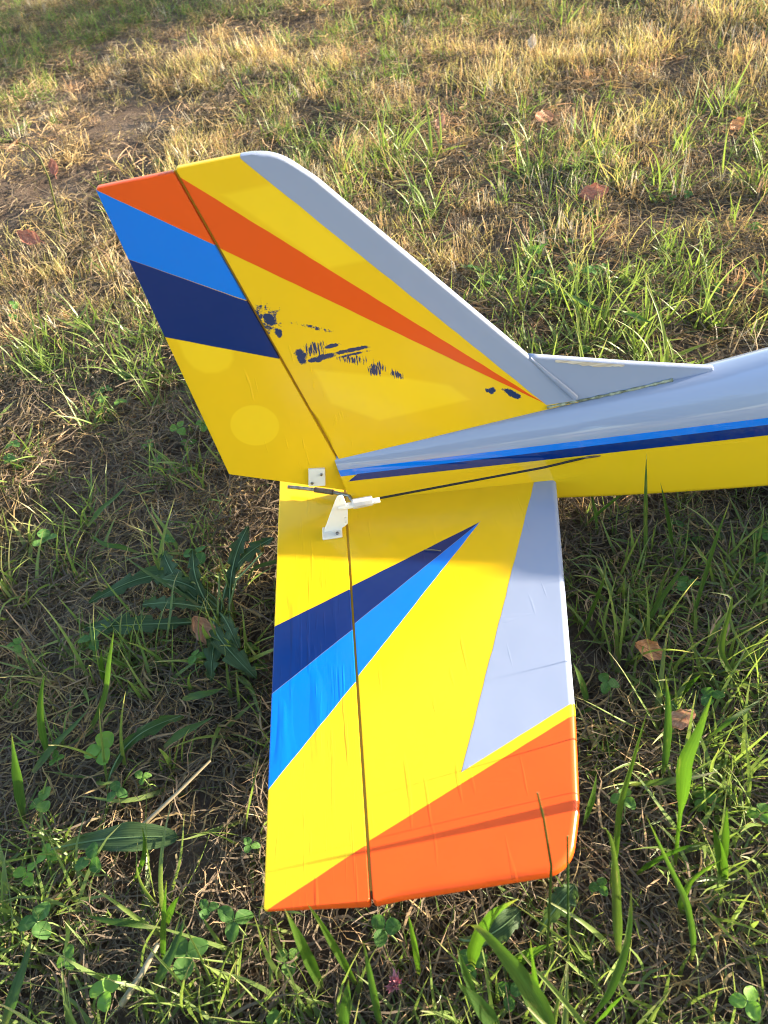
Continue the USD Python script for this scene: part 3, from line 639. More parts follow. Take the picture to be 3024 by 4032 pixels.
# taller wider grass, near the camera and in the green patches
protos = [joinv([strands(4, R, 0.012, (0.05, 0.10), (0.0026, 0.0048), (0.05, 0.6), (0.1, 1.0), curl=0.3, seg=9, fold=True),
                 strands(3, R, 0.014, (0.035, 0.08), (0.0030, 0.0055), (0.6, 1.35), (0.0, 0.5), curl=0.4, seg=8, fold=True)]) for _ in range(10)]
pos = np.vstack([sample(330, R, -0.6, 0.9, lambda x, y: np.clip(1.1 * greenness(x, y) - 0.25 + 0.25 * (y < -.25), 0.0, 1) * (1 - bare(x, y))),
                 sample(36, R, 0.9, 3.0, lambda x, y: np.clip(1.3 * greenness(x, y) - 0.45, 0.0, 1) * (1 - bare(x, y)))])
pos = pos[~clear(pos)]
grow('tall_grass', 'longer broad green grass blades rising out of the short grass', 'grass', protos, [GREEN], pos, R.uniform(0.6, 1.15, len(pos)), R, 0.15)
# the meadow round about, in larger clumps
def clump(src, n, rad):
    L = []
    for q in range(n):
        v, f, u = src[int(R.integers(len(src)))]
        a, r_ = R.random() * 6.28, rad * math.sqrt(R.random()); ca, sa = math.cos(a), math.sin(a)
        L.append((v @ np.array([[ca, sa, 0], [-sa, ca, 0], [0, 0, 1]]) * R.uniform(0.8, 1.4) + [r_ * math.cos(a * 3), r_ * math.sin(a * 3), 0], f, u))
    return joinv(L)
cl = [clump(stub, 34, 0.16) for _ in range(4)] + [clump(short, 30, 0.16) for _ in range(4)]
n = 5200
x, y = R.uniform(-3.2, 3.4, n), R.uniform(-1.6, 5.0, n)
k = ~inside(x, y, 0.1)
x, y = x[k], y[k]
scatter('meadow_grass', 'mixed dry and green grass of the meadow all round', 'grass', cl, [STRAW, THATCH, STRAW, STRAW, GREEN, GREEN, GREEN, GREEN], np.column_stack([x, y, height(x, y)]), R.uniform(0.8, 1.3, len(x)), R)

# --- clover
def leaflet(L, W, ang, r0, droop, rng, seg=8):
    """one heart shaped leaflet: rooted at the centre, pointing along ang"""
    s = np.linspace(0, 1, seg + 1)
    half = W * 0.5 * np.sin(np.pi * np.clip(s, 0, 1) ** 0.8 * 0.93 + 0.05) ** 0.75
    half[-1] *= 0.55
    V, U = [], []
    for i, t in enumerate(s):
        for k in (-1, -0.5, 0, 0.5, 1):
            w = half[i] * k
            x = r0 + L * (t - (0.07 if (i == seg and k == 0) else 0))
            z = 0.30 * abs(w) - droop * L * t * t + 0.0004 * math.sin(9 * t + k * 4)
            V.append((x * math.cos(ang) - w * math.sin(ang), x * math.sin(ang) + w * math.cos(ang), z)); U.append((k * 0.5 + 0.5, t))
    F = [[i * 5 + k, (i + 1) * 5 + k, (i + 1) * 5 + k + 1, i * 5 + k + 1] for i in range(seg) for k in range(4)]
    return np.array(V), np.array(F), np.array(U)
def clovermat(name, a, b):
    g = Graph()
    tc = g.add('texture_coordinate'); oi = g.add('object_info')
    uv = g.add('separate_xyz', vector=f'{tc}.UV')
    col = g.mix(f'{oi}.random', a, b)
    k = g.math('absolute', g.math('subtract', f'{uv}.x', 0.5))
    band = g.math('subtract', g.math('multiply_add', k, 0.7, f'{uv}.y'), 0.62)       # pale chevron
    band = g.math('multiply_add', g.math('absolute', band), -14.0, 1.0, clamp=True)
    col = g.mix(g.math('multiply', band, 0.35), col, (0.20, 0.30, 0.12))
    vein = g.math('multiply_add', k, -40.0, 1.0, clamp=True)
    col = g.mix(g.math('multiply', vein, 0.5), col, (0.16, 0.26, 0.08))
    p = g.add('principled_bsdf', {'roughness': 0.5, 'specular_ior_level': 0.3}, 'BSDF', base_color=col)
    t = g.add('translucent_bsdf', {}, 'BSDF', color=g.mix(1.0, col, (1.6, 1.7, 0.8), 'multiply'))
    return g.build(name, g.add('mix_closure', {'fac': 0.35}, 'closure', closure1=p, closure2=t))
CLOVER = [clovermat('clover_dark', (0.06, 0.15, 0.035), (0.09, 0.19, 0.045)), clovermat('clover_mid', (0.09, 0.20, 0.035), (0.13, 0.25, 0.05)), clovermat('clover_bright', (0.15, 0.31, 0.045), (0.20, 0.37, 0.06))]
STEM = M('plant_stem', {'p': ('principled_bsdf', {'base_color': (0.16, 0.22, 0.07), 'roughness': 0.5})}, [])
protos = []
for q in range(5):
    L = []
    for c_ in range(3):
        o = R.uniform(-0.018, 0.018, 2); z = R.uniform(0.008, 0.02); a0 = R.random() * 6
        for k in range(3):
            v, f, u = leaflet(R.uniform(0.006, 0.009), R.uniform(0.006, 0.009), a0 + k * 2.09, 0.0006, 0.12, R, 5)
            L.append((v + [o[0], o[1], z], f, u))
    protos.append(joinv(L))
pos = sample(190, R, -0.6, 0.6, lambda x, y: np.clip(0.2 + 1.6 * (nz(x, y, 4.0, 31) - 0.45) + 0.5 * blob(x, y, -.25, -.28, .12) + .3 * blob(x, y, .05, -.38, .15) + .2 * blob(x, y, -.3, .35, .15), 0, 1))
grow('clover_ground_cover', 'small clover leaves scattered low among the grass', 'clover', protos, [CLOVER[0], CLOVER[1], CLOVER[0]], pos, R.uniform(0.7, 1.2, len(pos)), R, 0.3)

SHOOTS = [
  ([(241, -50, -2), (231, -50, 76), (226, -50, 124)], 5, 'g', 'tall broad green blade standing upright in front of the fuselage side'),
  ([(211, -13, -2), (205, -13, 34), (197, -13, 67)], 3, 'g', 'dark thin blade leaning left across the fuselage beside the stabiliser root'),
  ([(198, -5, -2), (221, -5, 27), (241, -5, 45), (255, -5, 54)], 3, 'g', 'long arching blade sweeping right across the yellow fuselage side'),
  ([(266, -45, -2), (256, -45, 40), (243, -45, 86)], 3, 'g', 'thin upright blade right of the tall broad blade by the fuselage'),
  ([(252, -122, -2), (258, -112, 75), (267, -102, 118)], 4, 'g', 'long blade leaning right below the fuselage near the right edge'),
  ([(226, -110, -2), (227, -110, 42), (232, -110, 72)], 5, 'b', 'green blade with a brown tip standing below the fuselage'),
  ([(211, -122, -2), (231, -112, 37), (251, -102, 69)], 4, 'g', 'long slender blade slanting right above the brown leaf'),
  ([(161, -118, -2), (172, -118, 29), (180, -118, 95)], 3, 'b', 'pale tipped blade rising beside the grey leading edge'),
  ([(271, -175, -2), (243, -175, 60), (240, -175, 109), (224, -175, 119)], 5, 'b', 'kinked blade with a folded white dry tip near the right edge'),
  ([(204, -169, 12), (210, -193, 20), (219, -211, 20)], 3, 'g', 'lying green stem between the two brown leaves'),
  ([(217, -180, -2), (225, -180, 17), (233, -180, 30)], 6, 'y', 'short bright leaf blade right of the brown leaf'),
  ([(179, -293, -2), (175, -285, 66), (174, -276, 108), (181, -268, 128), (188, -259, 147)], 8, 'y', 'broad sunlit leaf blade on a stalk right of the orange tip'),
  ([(136, -300, -2), (138, -286, 82), (146, -273, 106), (155, -260, 146)], 4, 'y', 'long straight blade rising right of the orange panel'),
  ([(190, -237, -2), (180, -237, 98), (173, -237, 137)], 5, 'g', 'narrow upright blade left of the broad sunlit leaf blade'),
  ([(131, -259, -2), (133, -259, 41), (134, -259, 76)], 7, 'y', 'short broad bright blade beside the rounded stabiliser corner'),
  ([(163, -246, 21), (187, -253, 35), (216, -251, 35)], 4, 'b', 'nearly level pale blade crossing behind the broad sunlit blade'),
  ([(157, -175, -2), (151, -175, 30), (143, -175, 61)], 5, 'g', 'small blade leaning against the leading edge above the orange panel'),
  ([(142, -183, -2), (154, -183, 8), (164, -183, 13)], 3, 'b', 'olive blade tip poking out from the edge at the yellow stripe'),
  ([(222, -222, 18), (244, -214, 30), (270, -201, 30)], 3, 'y', 'long thin blade slanting to the right edge'),
  ([(89, -334, -2), (86, -334, 157), (81, -334, 211), (78, -334, 235)], 1.4, 'b', 'hair thin stem rising in front of the orange panel'),
  ([(102, -333, -2), (94, -333, 149), (92, -333, 186)], 1.4, 'g', 'thin stem standing in front of the rounded orange corner'),
  ([(82, -372, -2), (69, -366, 100), (60, -361, 134), (49, -355, 160), (43, -350, 146)], 10, 'g', 'very broad arching grass blade at the bottom of the picture'),
  ([(45, -333, -2), (57, -337, 108), (70, -341, 142)], 7, 'y', 'broad bright leaf pointing right under the orange edge'),
  ([(82, -368, -2), (73, -364, 103), (71, -360, 150)], 4, 'y', 'upright blade beside the very broad arching blade'),
  ([(68, -333, -2), (81, -333, 20), (92, -333, 32)], 6, 'y', 'short level bright blade right of the broad arching blade'),
  ([(-12, -356, -2), (-5, -352, 92), (-2, -348, 139)], 4, 'g', 'blade left of the pink clover flower at the bottom edge'),
  ([(13, -333, -2), (17, -333, 73), (18, -333, 115)], 4, 'y', 'narrow upright blade under the orange stabiliser edge'),
  ([(45, -349, -2), (41, -349, 64), (39, -349, 111)], 4, 'g', 'leaning blade between clover flower and broad arching blade'),
  ([(54, -366, -2), (45, -367, 83), (37, -368, 133)], 8, 'g', 'broad short blade at the bottom edge leaning left'),
  ([(131, -336, -2), (122, -331, 93), (119, -326, 131), (115, -321, 154), (114, -316, 145)], 5, 'b', 'broad blade with a curled dry tip right of the rounded corner'),
  ([(97, -370, -2), (115, -360, 52), (120, -351, 109), (121, -342, 138)], 6, 'g', 'long pale green blade curving up at the lower right'),
  ([(170, -344, -2), (160, -334, 72), (149, -323, 106), (137, -312, 142)], 3.5, 'g', 'tall stalk leaning left at the lower right'),
  ([(205, -306, -2), (196, -306, 38), (179, -306, 99)], 6, 'y', 'left blade of the forked shoot at the right edge'),
  ([(203, -305, -2), (192, -305, 65), (183, -305, 119)], 5, 'y', 'right blade of the forked shoot at the right edge'),
  ([(154, -294, -2), (169, -294, 29), (182, -294, 38), (194, -294, 36)], 3.5, 'y', 'arching level blade reaching the forked shoot'),
  ([(176, -319, -2), (169, -319, 54), (175, -319, 77), (182, -319, 87)], 5, 'y', 'curved bright blade under the forked shoot'),
  ([(106, -369, -2), (111, -369, 46), (117, -369, 72)], 7, 'y', 'broad bright blade at the bottom edge leaning right'),
  ([(-225, -139, -2), (-191, -139, 46), (-170, -139, 91), (-155, -139, 123)], 5, 'g', 'tall pointed blade standing left of the elevator in shade'),
  ([(-216, -99, -2), (-208, -99, 24), (-198, -99, 52)], 4, 'y', 'short bright blade against the tall pointed blade'),
  ([(-214, -92, -2), (-207, -92, 29), (-200, -92, 24), (-192, -92, 13)], 5, 'y', 'bent blade with a yellow sunlit spot left of the elevator'),
  ([(-249, -175, 18), (-225, -156, 30), (-209, -134, 30)], 7, 'g', 'wide lying blade slanting up at the left edge'),
  ([(-248, -157, -2), (-233, -157, 48), (-203, -157, 111)], 5, 'g', 'upright pale blade near the left edge'),
  ([(-259, -201, -2), (-233, -201, 62), (-212, -201, 115)], 8, 'g', 'very wide blade standing at the left edge'),
  ([(-154, -168, 15), (-132, -162, 25), (-114, -154, 25)], 6, 'g', 'flat blade lying just left of the blue elevator stripe'),
  ([(-143, -131, 18), (-123, -138, 30), (-106, -134, 30)], 6, 'g', 'flat blade lying above the other one beside the blue stripe'),
  ([(-197, 28, 18), (-217, 30, 30), (-242, 51, 30)], 5, 'y', 'yellowish lying blade among the shaded dead grass'),
  ([(-136, -45, 21), (-169, -21, 35), (-208, 17, 35)], 4, 'b', 'long cut green stem lying toward the rosette plant'),
  ([(-254, 73, 18), (-233, 86, 30), (-217, 112, 30)], 7, 'g', 'wide lying blade pointing up toward the rudder'),
  ([(-144, -308, -2), (-117, -308, 79), (-98, -308, 133)], 4, 'y', 'thin upright blade of the shoot left of the orange tip'),
  ([(-145, -285, -2), (-133, -285, 25), (-121, -285, 47)], 5, 'y', 'short bright side blade of the shoot left of the orange tip'),
  ([(-142, -326, 18), (-128, -309, 30), (-122, -290, 30)], 6, 'g', 'broad lying blade beside the thin upright shoot'),
  ([(-143, -292, 18), (-161, -290, 30), (-187, -282, 30)], 4, 'y', 'level yellow green blade pointing left at lower left'),
  ([(-173, -256, -2), (-147, -256, 44), (-135, -256, 83)], 3, 'y', 'curved sprout over the lying plantain leaf'),
  ([(-45, -333, -2), (-39, -333, 90), (-36, -333, 146)], 6, 'y', 'broad blade touching the elevator corner from below'),
  ([(-24, -333, -2), (-24, -333, 114), (-25, -333, 151)], 4, 'y', 'narrow blade touching the orange elevator edge from below'),
  ([(-34, -355, -2), (-22, -355, 62), (-14, -355, 106)], 6, 'g', 'pale stub blade at the bottom edge'),
  ([(-229, -334, 18), (-219, -314, 30), (-217, -291, 30)], 8, 'g', 'wide blade lying in the bottom left corner'),
  ([(-163, -225, 15), (-136, -209, 25), (-115, -189, 25)], 3, 's', 'long pale straw stem lying left of the elevator'),
  ([(-161, -330, 15), (-147, -318, 25), (-139, -303, 25)], 4.5, 's', 'thick dry straw stem lying at the lower left'),
  ([(207, -6, -2), (223, -6, 7), (239, -6, 16)], 1.6, 'k', 'thin black stem slanting under the fuselage'),
  ([(265, 343, 24), (278, 286, 40), (295, 265, 40)], 9, 'y', 'broad sunlit leaf blade behind the dorsal fin'),
  ([(317, 280, 24), (326, 241, 40), (339, 225, 40)], 8, 'y', 'second broad leaf blade behind the dorsal fin'),
  ([(-61, -16, -2), (-69, -16, 28), (-87, -16, 25), (-98, -16, 9)], 4, 'b', 'small arching pale blade against the elevator trailing edge'),
]
CLOVERS = [
   ((-198, -167, 22), 26, 2, 'large bright three leaved clover leaf left of the elevator') ,
   ((-182, -201, 22), 15, 0, 'smaller clover leaf just below the large bright one') ,
   ((-224, -65, 22), 21, 0, 'dark clover leaf left of the rosette plant') ,
   ((-134, -96, 22), 16, 1, 'clover leaf under the curled brown leaf by the elevator') ,
   ((-142, 14, 22), 23, 0, 'clover leaf above the rosette plant') ,
   ((-172, 36, 22), 14, 0, 'tiny clover leaf left above the rosette plant') ,
   ((-290, 60, 22), 25, 0, 'clover leaf in the dead grass near the left edge') ,
   ((-231, -169, 22), 12, 1, 'small clover leaf at the left edge beside the very wide blade') ,
   ((-235, -200, 22), 20, 1, 'clover clump leaf near the left edge below the wide blade') ,
   ((-192, -246, 22), 20, 0, 'clover leaf under the left end of the plantain leaf') ,
   ((-223, -238, 22), 14, 2, 'clover leaf between the plantain leaf and the left edge') ,
   ((-234, -248, 22), 16, 2, 'bright clover leaf left of the plantain leaf') ,
   ((-170, -324, 22), 20, 2, 'bright clover leaf near the bottom left corner') ,
   ((-122, -310, 22), 25, 0, 'big dull clover leaf beside the broad lying blade') ,
   ((-94, -295, 22), 21, 0, 'clover leaf under the elevator corner') ,
   ((-111, -286, 22), 13, 0, 'small dark clover leaf left of the elevator corner') ,
   ((-220, -280, 22), 23, 0, 'big round clover leaf at the left edge near the bottom') ,
   ((-196, -304, 22), 15, 1, 'clover leaf below the big round one at the left edge') ,
   ((255, -95, 22), 18, 0, 'clover leaf in shade below the fuselage') ,
   ((236, -193, 22), 17, 0, 'clover leaf behind the tip of the broad sunlit blade') ,
   ((157, -254, 22), 17, 1, 'clover leaf right of the orange panel') ,
   ((171, -171, 22), 16, 0, 'clover leaf right of the grey leading edge') ,
   ((127, -304, 22), 12, 0, 'clover leaf under the rounded orange corner beside the curled blade') ,
   ((-3, -311, 22), 19, 0, 'dark clover leaf under the orange stabiliser edge') ,
   ((187, -370, 22), 17, 2, 'bright clover leaf in the bottom right corner') ,
   ((-289, -59, 22), 14, 1, 'yellowish small clover leaf at the left edge in the dead grass') ,
   ((-85, -251, 22), 11, 0, 'small clover leaf hidden in shade beside the yellow elevator tip') ,
   ((-164, -193, 22), 11, 1, 'small clover leaf beside the long pale straw stem') ,
]
DEAD_LEAVES = [
   ((-129, -72, 18), 24, 0, 'curled copper brown dead leaf beside the elevator trailing edge') ,
   ((207, -149, 18), 21, 1, 'orange brown dead leaf lying right of the stabiliser') ,
   ((211, -206, 18), 17, 2, 'small brown dead leaf under the broad sunlit blade') ,
   ((375, 585, 18), 34, 3, 'reddish dead leaf in the sunny grass right of the fin') ,
   ((376, 887, 18), 29, 0, 'brown dead leaf far back in the sunny grass') ,
   ((209, 938, 18), 25, 2, 'tan dead leaf behind the fin top') ,
   ((636, 736, 18), 23, 1, 'orange dead leaf near the right edge far back') ,
   ((-488, 1020, 18), 27, 3, 'dark red dead leaf left of the rudder top') ,
   ((-466, 735, 18), 34, 3, 'pink brown dead leaf left of the blue rudder panel') ,
   ((447, 1287, 18), 25, 4, 'pale dry leaf standing in the far grass') ,
]


def clover_plant(loc, size, v, label, k):
    rng = np.random.default_rng(100 + k)
    t = thing('clover_leaf', label or 'small three leaved clover leaf low among the shaded grass', 'clover', (loc[0] / 1000, loc[1] / 1000, 0.0), None if label else 'unnamed clover leaves among the grass')
    s = size / 1000; z = loc[2] / 1000; a0 = rng.random() * 6.28
    for j in range(3):
        v_, f_, u_ = leaflet(s * 0.52, s * 0.46 * rng.uniform(0.9, 1.1), a0 + j * 2.09 + rng.uniform(-0.15, 0.15), s * 0.02, rng.uniform(0.0, 0.2), rng, 9)
        ax = rng.uniform(-0.4, 0.4, 2)
        v_[:, 2] += v_[:, 0] * ax[0] + v_[:, 1] * ax[1]
        part(t, 'leaflet', (v_ + [0, 0, z], f_), CLOVER[v], smooth=True, uv=u_)
    o = rng.uniform(-0.008, 0.008, 2)
    part(t, 'stem', rod([(o[0], o[1], -0.004), (o[0] * 0.7, o[1] * 0.7, z * 0.55), (0, 0, z)], 0.0005, sides=5), STEM, smooth=60)
for k, (loc, size, v, label) in enumerate(CLOVERS): clover_plant(loc, size, v, label, k)

# --- single grass blades one can tell apart
SM = {'g': leafmat('blade_green', [(0.0, (0.075, 0.155, 0.04)), (1.0, (0.11, 0.20, 0.05))], (0.34, 0.30, 0.12), 0.85, 0.36, tcol=(0.85, 1.0, 0.4)),
      'y': leafmat('blade_bright', [(0.0, (0.075, 0.165, 0.024)), (1.0, (0.115, 0.21, 0.034))], (0.34, 0.31, 0.10), 0.88, 0.40, tcol=(0.85, 1.0, 0.4)),
      'b': leafmat('blade_brown_tip', [(0.0, (0.08, 0.155, 0.035)), (1.0, (0.11, 0.17, 0.045))], (0.62, 0.50, 0.34), 0.74, 0.34, tcol=(0.9, 1.0, 0.5)),
      's': leafmat('stem_straw', [(0.0, (0.46, 0.38, 0.27)), (1.0, (0.52, 0.44, 0.32))], (0.45, 0.35, 0.22), 0.8, 0.1),
      'k': leafmat('stem_black', [(0.0, (0.015, 0.013, 0.011)), (1.0, (0.02, 0.018, 0.015))], (0.03, 0.025, 0.02), 0.8, 0.0)}
def blade(points, width, rng, seg=22, flat=False, stalked=False):
    P = np.asarray(points, float)
    t = np.r_[0, np.cumsum(np.linalg.norm(np.diff(P, axis=0), axis=1))]; t /= t[-1]
    from scipy.interpolate import PchipInterpolator as PI
    s = np.linspace(0, 1, seg + 1)
    Q = np.stack([PI(t, P[:, k])(s) for k in range(3)], 1) if len(P) > 2 else P[0] + (P[1] - P[0]) * s[:, None]
    T_ = np.gradient(Q, axis=0); T_ /= np.linalg.norm(T_, axis=1, keepdims=True)
    look = np.array([rng.uniform(-0.5, 0.5), -0.75, 0.6]) if not flat else np.array([rng.uniform(-.3, .3), -0.2, 1.0])
    S = np.cross(T_, look); S /= np.linalg.norm(S, axis=1, keepdims=True)
    N = np.cross(S, T_)
    N *= np.sign((N @ look))[:, None]
    tw = (rng.normal(0, 0.5) * s + 0.12 * np.sin(7 * s + rng.random() * 6))[:, None]
    S2 = S * np.cos(tw) + N * np.sin(tw)
    w = width * 0.5 * np.clip(np.minimum(0.45 + 1.9 * s, 1.0) * (1 - np.clip((s - 0.45) / 0.55, 0, 1) ** 1.7), 0.02, 1)
    if stalked: w = width * 0.5 * np.where(s < 0.5, 0.28, np.clip(np.sin(np.pi * np.clip((s - 0.46) / 0.54, 0, 1) ** 0.7), 0.05, 1))
    w = w * (1 + 0.05 * np.sin(23 * s + rng.random() * 6))
    V = np.stack([Q - S2 * w[:, None] + N * (0.28 * w)[:, None], Q - S2 * (0.5 * w)[:, None] + N * (0.07 * w)[:, None], Q - N * (0.02 * w)[:, None], Q + S2 * (0.5 * w)[:, None] + N * (0.07 * w)[:, None], Q + S2 * w[:, None] + N * (0.28 * w)[:, None]], 1)
    U = np.stack([np.broadcast_to(np.linspace(0, 1, 5)[None], (seg + 1, 5)), np.broadcast_to(s[:, None], (seg + 1, 5))], -1)
    F = [[i * 5 + k, i * 5 + k + 1, (i + 1) * 5 + k + 1, (i + 1) * 5 + k] for i in range(seg) for k in range(4)]
    return V.reshape(-1, 3), np.array(F), U.reshape(-1, 2)
for k, (pts, w, c_, label) in enumerate(SHOOTS):
    rng = np.random.default_rng(300 + k)
    P = np.array(pts, float) / 1000; o = np.array([P[0, 0], P[0, 1], 0.0])
    straw = c_ in 'sk'
    name, cat = ('dry_stem', 'dry stem') if straw else ('grass_blade', 'grass blade')
    if straw or w <= 2.3:
        m = rod(P - o, np.linspace(1, 0.6, len(P)) * w / 2000, sides=7); mesh, uv = (m.vertices, m.faces), np.column_stack([np.zeros(len(m.vertices)), np.linspace(0, 1, len(m.vertices))])
    else:
        v_, f_, uv = blade(P - o, w / 1000, rng, flat=abs(P[-1, 2] - P[0, 2]) < 0.02, stalked='on a stalk' in label); mesh = (v_, f_)
    x = UsdGeom.Xform.Define(stage, '/World/' + numbered('/World', name)); x.AddTranslateOp().Set(Gf.Vec3d(*map(float, o)))
    tag(x.GetPrim(), label, cat)
    part(x.GetPrim(), 'stalk' if (straw or w <= 2.3) else 'blade', mesh, SM[c_], smooth=True, uv=uv)

# --- dead leaves
DEAD = []
for i, (a, b_) in enumerate((((0.60, 0.32, 0.19), (0.46, 0.21, 0.12)), ((0.78, 0.38, 0.18), (0.60, 0.25, 0.11)), ((0.50, 0.22, 0.14), (0.62, 0.38, 0.25)), ((0.36, 0.12, 0.08), (0.50, 0.24, 0.17)), ((0.70, 0.58, 0.46), (0.55, 0.42, 0.30)))):
    g = Graph(); tc = g.add('texture_coordinate'); uv = g.add('separate_xyz', vector=f'{tc}.UV')
    n = g.add('noise_texture', {'scale': 6.0, 'detail': 5.0}, 'fac', vector=f'{tc}.UV')
    col = g.mix(g.math('multiply_add', n, 2.4, -0.7, clamp=True), a, b_)
    k = g.math('absolute', g.math('subtract', f'{uv}.x', 0.5))
    col = g.mix(g.math('multiply_add', k, -30.0, 1.0, clamp=True), col, tuple(0.55 * c0 for c0 in b_))
    rib = g.math('sine', g.math('multiply', g.math('multiply_add', k, 0.9, f'{uv}.y'), 44.0))
    bmp = g.add('bump', {'strength': 0.4, 'distance': 0.0008}, 'normal', height=rib)
    p = g.add('principled_bsdf', {'roughness': 0.55, 'specular_ior_level': 0.3}, 'BSDF', base_color=col, normal=bmp)
    t = g.add('translucent_bsdf', {}, 'BSDF', color=col)
    DEAD.append(g.build(f'dead_leaf_{["copper", "orange", "brown", "red", "pale"][i]}', g.add('mix_closure', {'fac': 0.25}, 'closure', closure1=p, closure2=t)))
def dead_leaf(loc, size, v, label, k):
    rng = np.random.default_rng(500 + k)
    t = thing('dead_leaf', label, 'dead leaf', (loc[0] / 1000, loc[1] / 1000, 0))
    L, W, n, m = size / 1000 * 1.15, size / 1000 * 0.85, 14, 9
    s = np.linspace(0, 1, n); V, U = [], []
    curl, bow = rng.uniform(1.2, 2.2), rng.uniform(0.5, 1.1)
    for i, a in enumerate(s):
        half = W * 0.5 * (np.sin(np.pi * a ** 0.85 * 0.97 + 0.03) ** 0.7) * (1 + 0.10 * math.sin(19 * a + k)) + 0.0004
        for b_ in np.linspace(-1, 1, m):
            w = half * b_
            V.append((L * (a - 0.5), w * (1 - 0.12 * curl * b_ * b_), curl * 0.28 * w * w / W + bow * L * 0.5 * (a - 0.5) ** 2 + 0.0012 * math.sin(11 * a + 5 * b_ + k))); U.append((b_ * 0.5 + 0.5, a))
    F = [[i * m + j, (i + 1) * m + j, (i + 1) * m + j + 1, i * m + j + 1] for i in range(n - 1) for j in range(m - 1)]
    V = np.array(V)
    Rm = trimesh.transformations.euler_matrix(rng.uniform(0.35, 0.8), rng.uniform(-0.3, 0.3), rng.uniform(0, 6.28))[:3, :3]
    Rm = trimesh.transformations.euler_matrix(0.75, 0, rng.uniform(-0.4, 0.4))[:3, :3] @ trimesh.transformations.euler_matrix(0, 0, LEAF_TURN[k % len(LEAF_TURN)])[:3, :3]
    V = V @ Rm.T + [0, 0, loc[2] / 1000 + 0.004]
    part(t, 'leaf_blade', (V, np.array(F)), DEAD[v], smooth=True, uv=np.array(U))
    e = V[(m // 2)]; part(t, 'leaf_stalk', rod([e, e + (e - V[m + m // 2]) * 1.5 + [0, 0, 0.001], e + (e - V[m + m // 2]) * 3.5 - [0, 0, 0.002]], 0.0005, sides=5), DEAD[v], smooth=60)
LEAF_TURN = (1.9, 2.3, 0.6, 0.2, 2.9, 1.2, 0.5, 2.0, 2.6, 1.5)
for k, (loc, size, v, label) in enumerate(DEAD_LEAVES): dead_leaf(loc, size, v, label, k)

# --- rosette plant with toothed leaves, plantain leaf, and others
ROS = leafmat('rosette_leaf', [(0.0, (0.065, 0.125, 0.05)), (1.0, (0.095, 0.165, 0.065))], (0.07, 0.12, 0.04), 0.8, 0.25, rough=0.55)
VEIN = M('pale_vein', {'p': ('principled_bsdf', {'base_color': (0.14, 0.22, 0.09), 'roughness': 0.5})}, [])
def toothed(root, tip, width, rng, teeth=7, depth=0.35, arch=0.012, seg=56, side=None):
    root, tip = np.array(root, float), np.array(tip, float)
    s = np.linspace(0, 1, seg + 1)
    Q = root + (tip - root) * s[:, None]; Q[:, 2] += arch * np.sin(np.pi * s)
    bend = rng.normal(0, 0.09) * np.linalg.norm(tip - root)
    Q[:, :2] += np.outer(bend * np.sin(np.pi * s ** 0.8), [-(tip - root)[1], (tip - root)[0]] / np.linalg.norm((tip - root)[:2]))
    d_ = tip - root; S = np.cross(d_ / np.linalg.norm(d_), [0, -0.25, 1.0] if side is None else side); S /= np.linalg.norm(S)
    N = np.cross(S, d_ / np.linalg.norm(d_)); N *= np.sign(N[2]) or 1
    env = width * 0.5 * (0.16 + 0.84 * np.clip(s * 1.5, 0, 1) ** 1.3) * np.sqrt(np.clip(1 - s ** 4, 0, 1)) + 0.0003
    V, U = [], []
    ph = rng.random(2)
    for i in range(seg + 1):
        saw = [1 - depth * ((s[i] * teeth + ph[q]) % 1.0) * (1 if 0.08 < s[i] < 0.97 else 0.3) for q in range(2)]
        for k, (q, c_) in enumerate(((0, -1), (0, -0.5), (0, 0), (1, 0.5), (1, 1))):
            w = env[i] * c_ * (saw[q] if abs(c_) == 1 else min(saw[q] + 0.2, 1))
            V.append(Q[i] + S * w + N * (abs(w) * 0.25 + 0.0022 * math.sin(16 * s[i] + 3 * c_ + 5 * ph[0]) * abs(c_))); U.append((c_ * 0.5 + 0.5, s[i]))
    F = [[i * 5 + k, i * 5 + k + 1, (i + 1) * 5 + k + 1, (i + 1) * 5 + k] for i in range(seg) for k in range(4)]
    return np.array(V), np.array(F), np.array(U), Q + N * 0.0006
ros = thing('rosette_weed', 'dark green weed with a rosette of toothed leaves beside the elevator', 'weed', (-0.118, -0.046, 0))
oc = np.array([-0.118, -0.046, 0.0]); rng = np.random.default_rng(8)
RL = [((-234, -24, 20), 17), ((-236, -46, 14), 18), ((-172, 18, 26), 15), ((-88, 8, 52), 13), ((-178, -12, 26), 15), ((-66, -8, 50), 14), ((-86, -122, 16), 17), ((-122, -118, 16), 14), ((-184, -38, 24), 13), ((-140, 4, 38), 11), ((-98, -98, 26), 12)]
for tip, w in RL:
    r0 = oc * [1, 1, 0] + np.append(rng.uniform(-0.006, 0.006, 2), 0.006)
    v_, f_, u_, q_ = toothed(r0, np.array(tip) / 1000, w / 1000 * 1.3, rng, teeth=int(rng.integers(5, 9)), depth=0.52, arch=rng.uniform(0.006, 0.014))
    lf = part(ros, 'leaf', (v_ - oc, f_), ROS, smooth=True, uv=u_)
    part(lf, 'midrib', rod((q_ - oc)[::4], np.linspace(0.0008, 0.0002, len(q_[::4])), sides=5), VEIN, smooth=60)
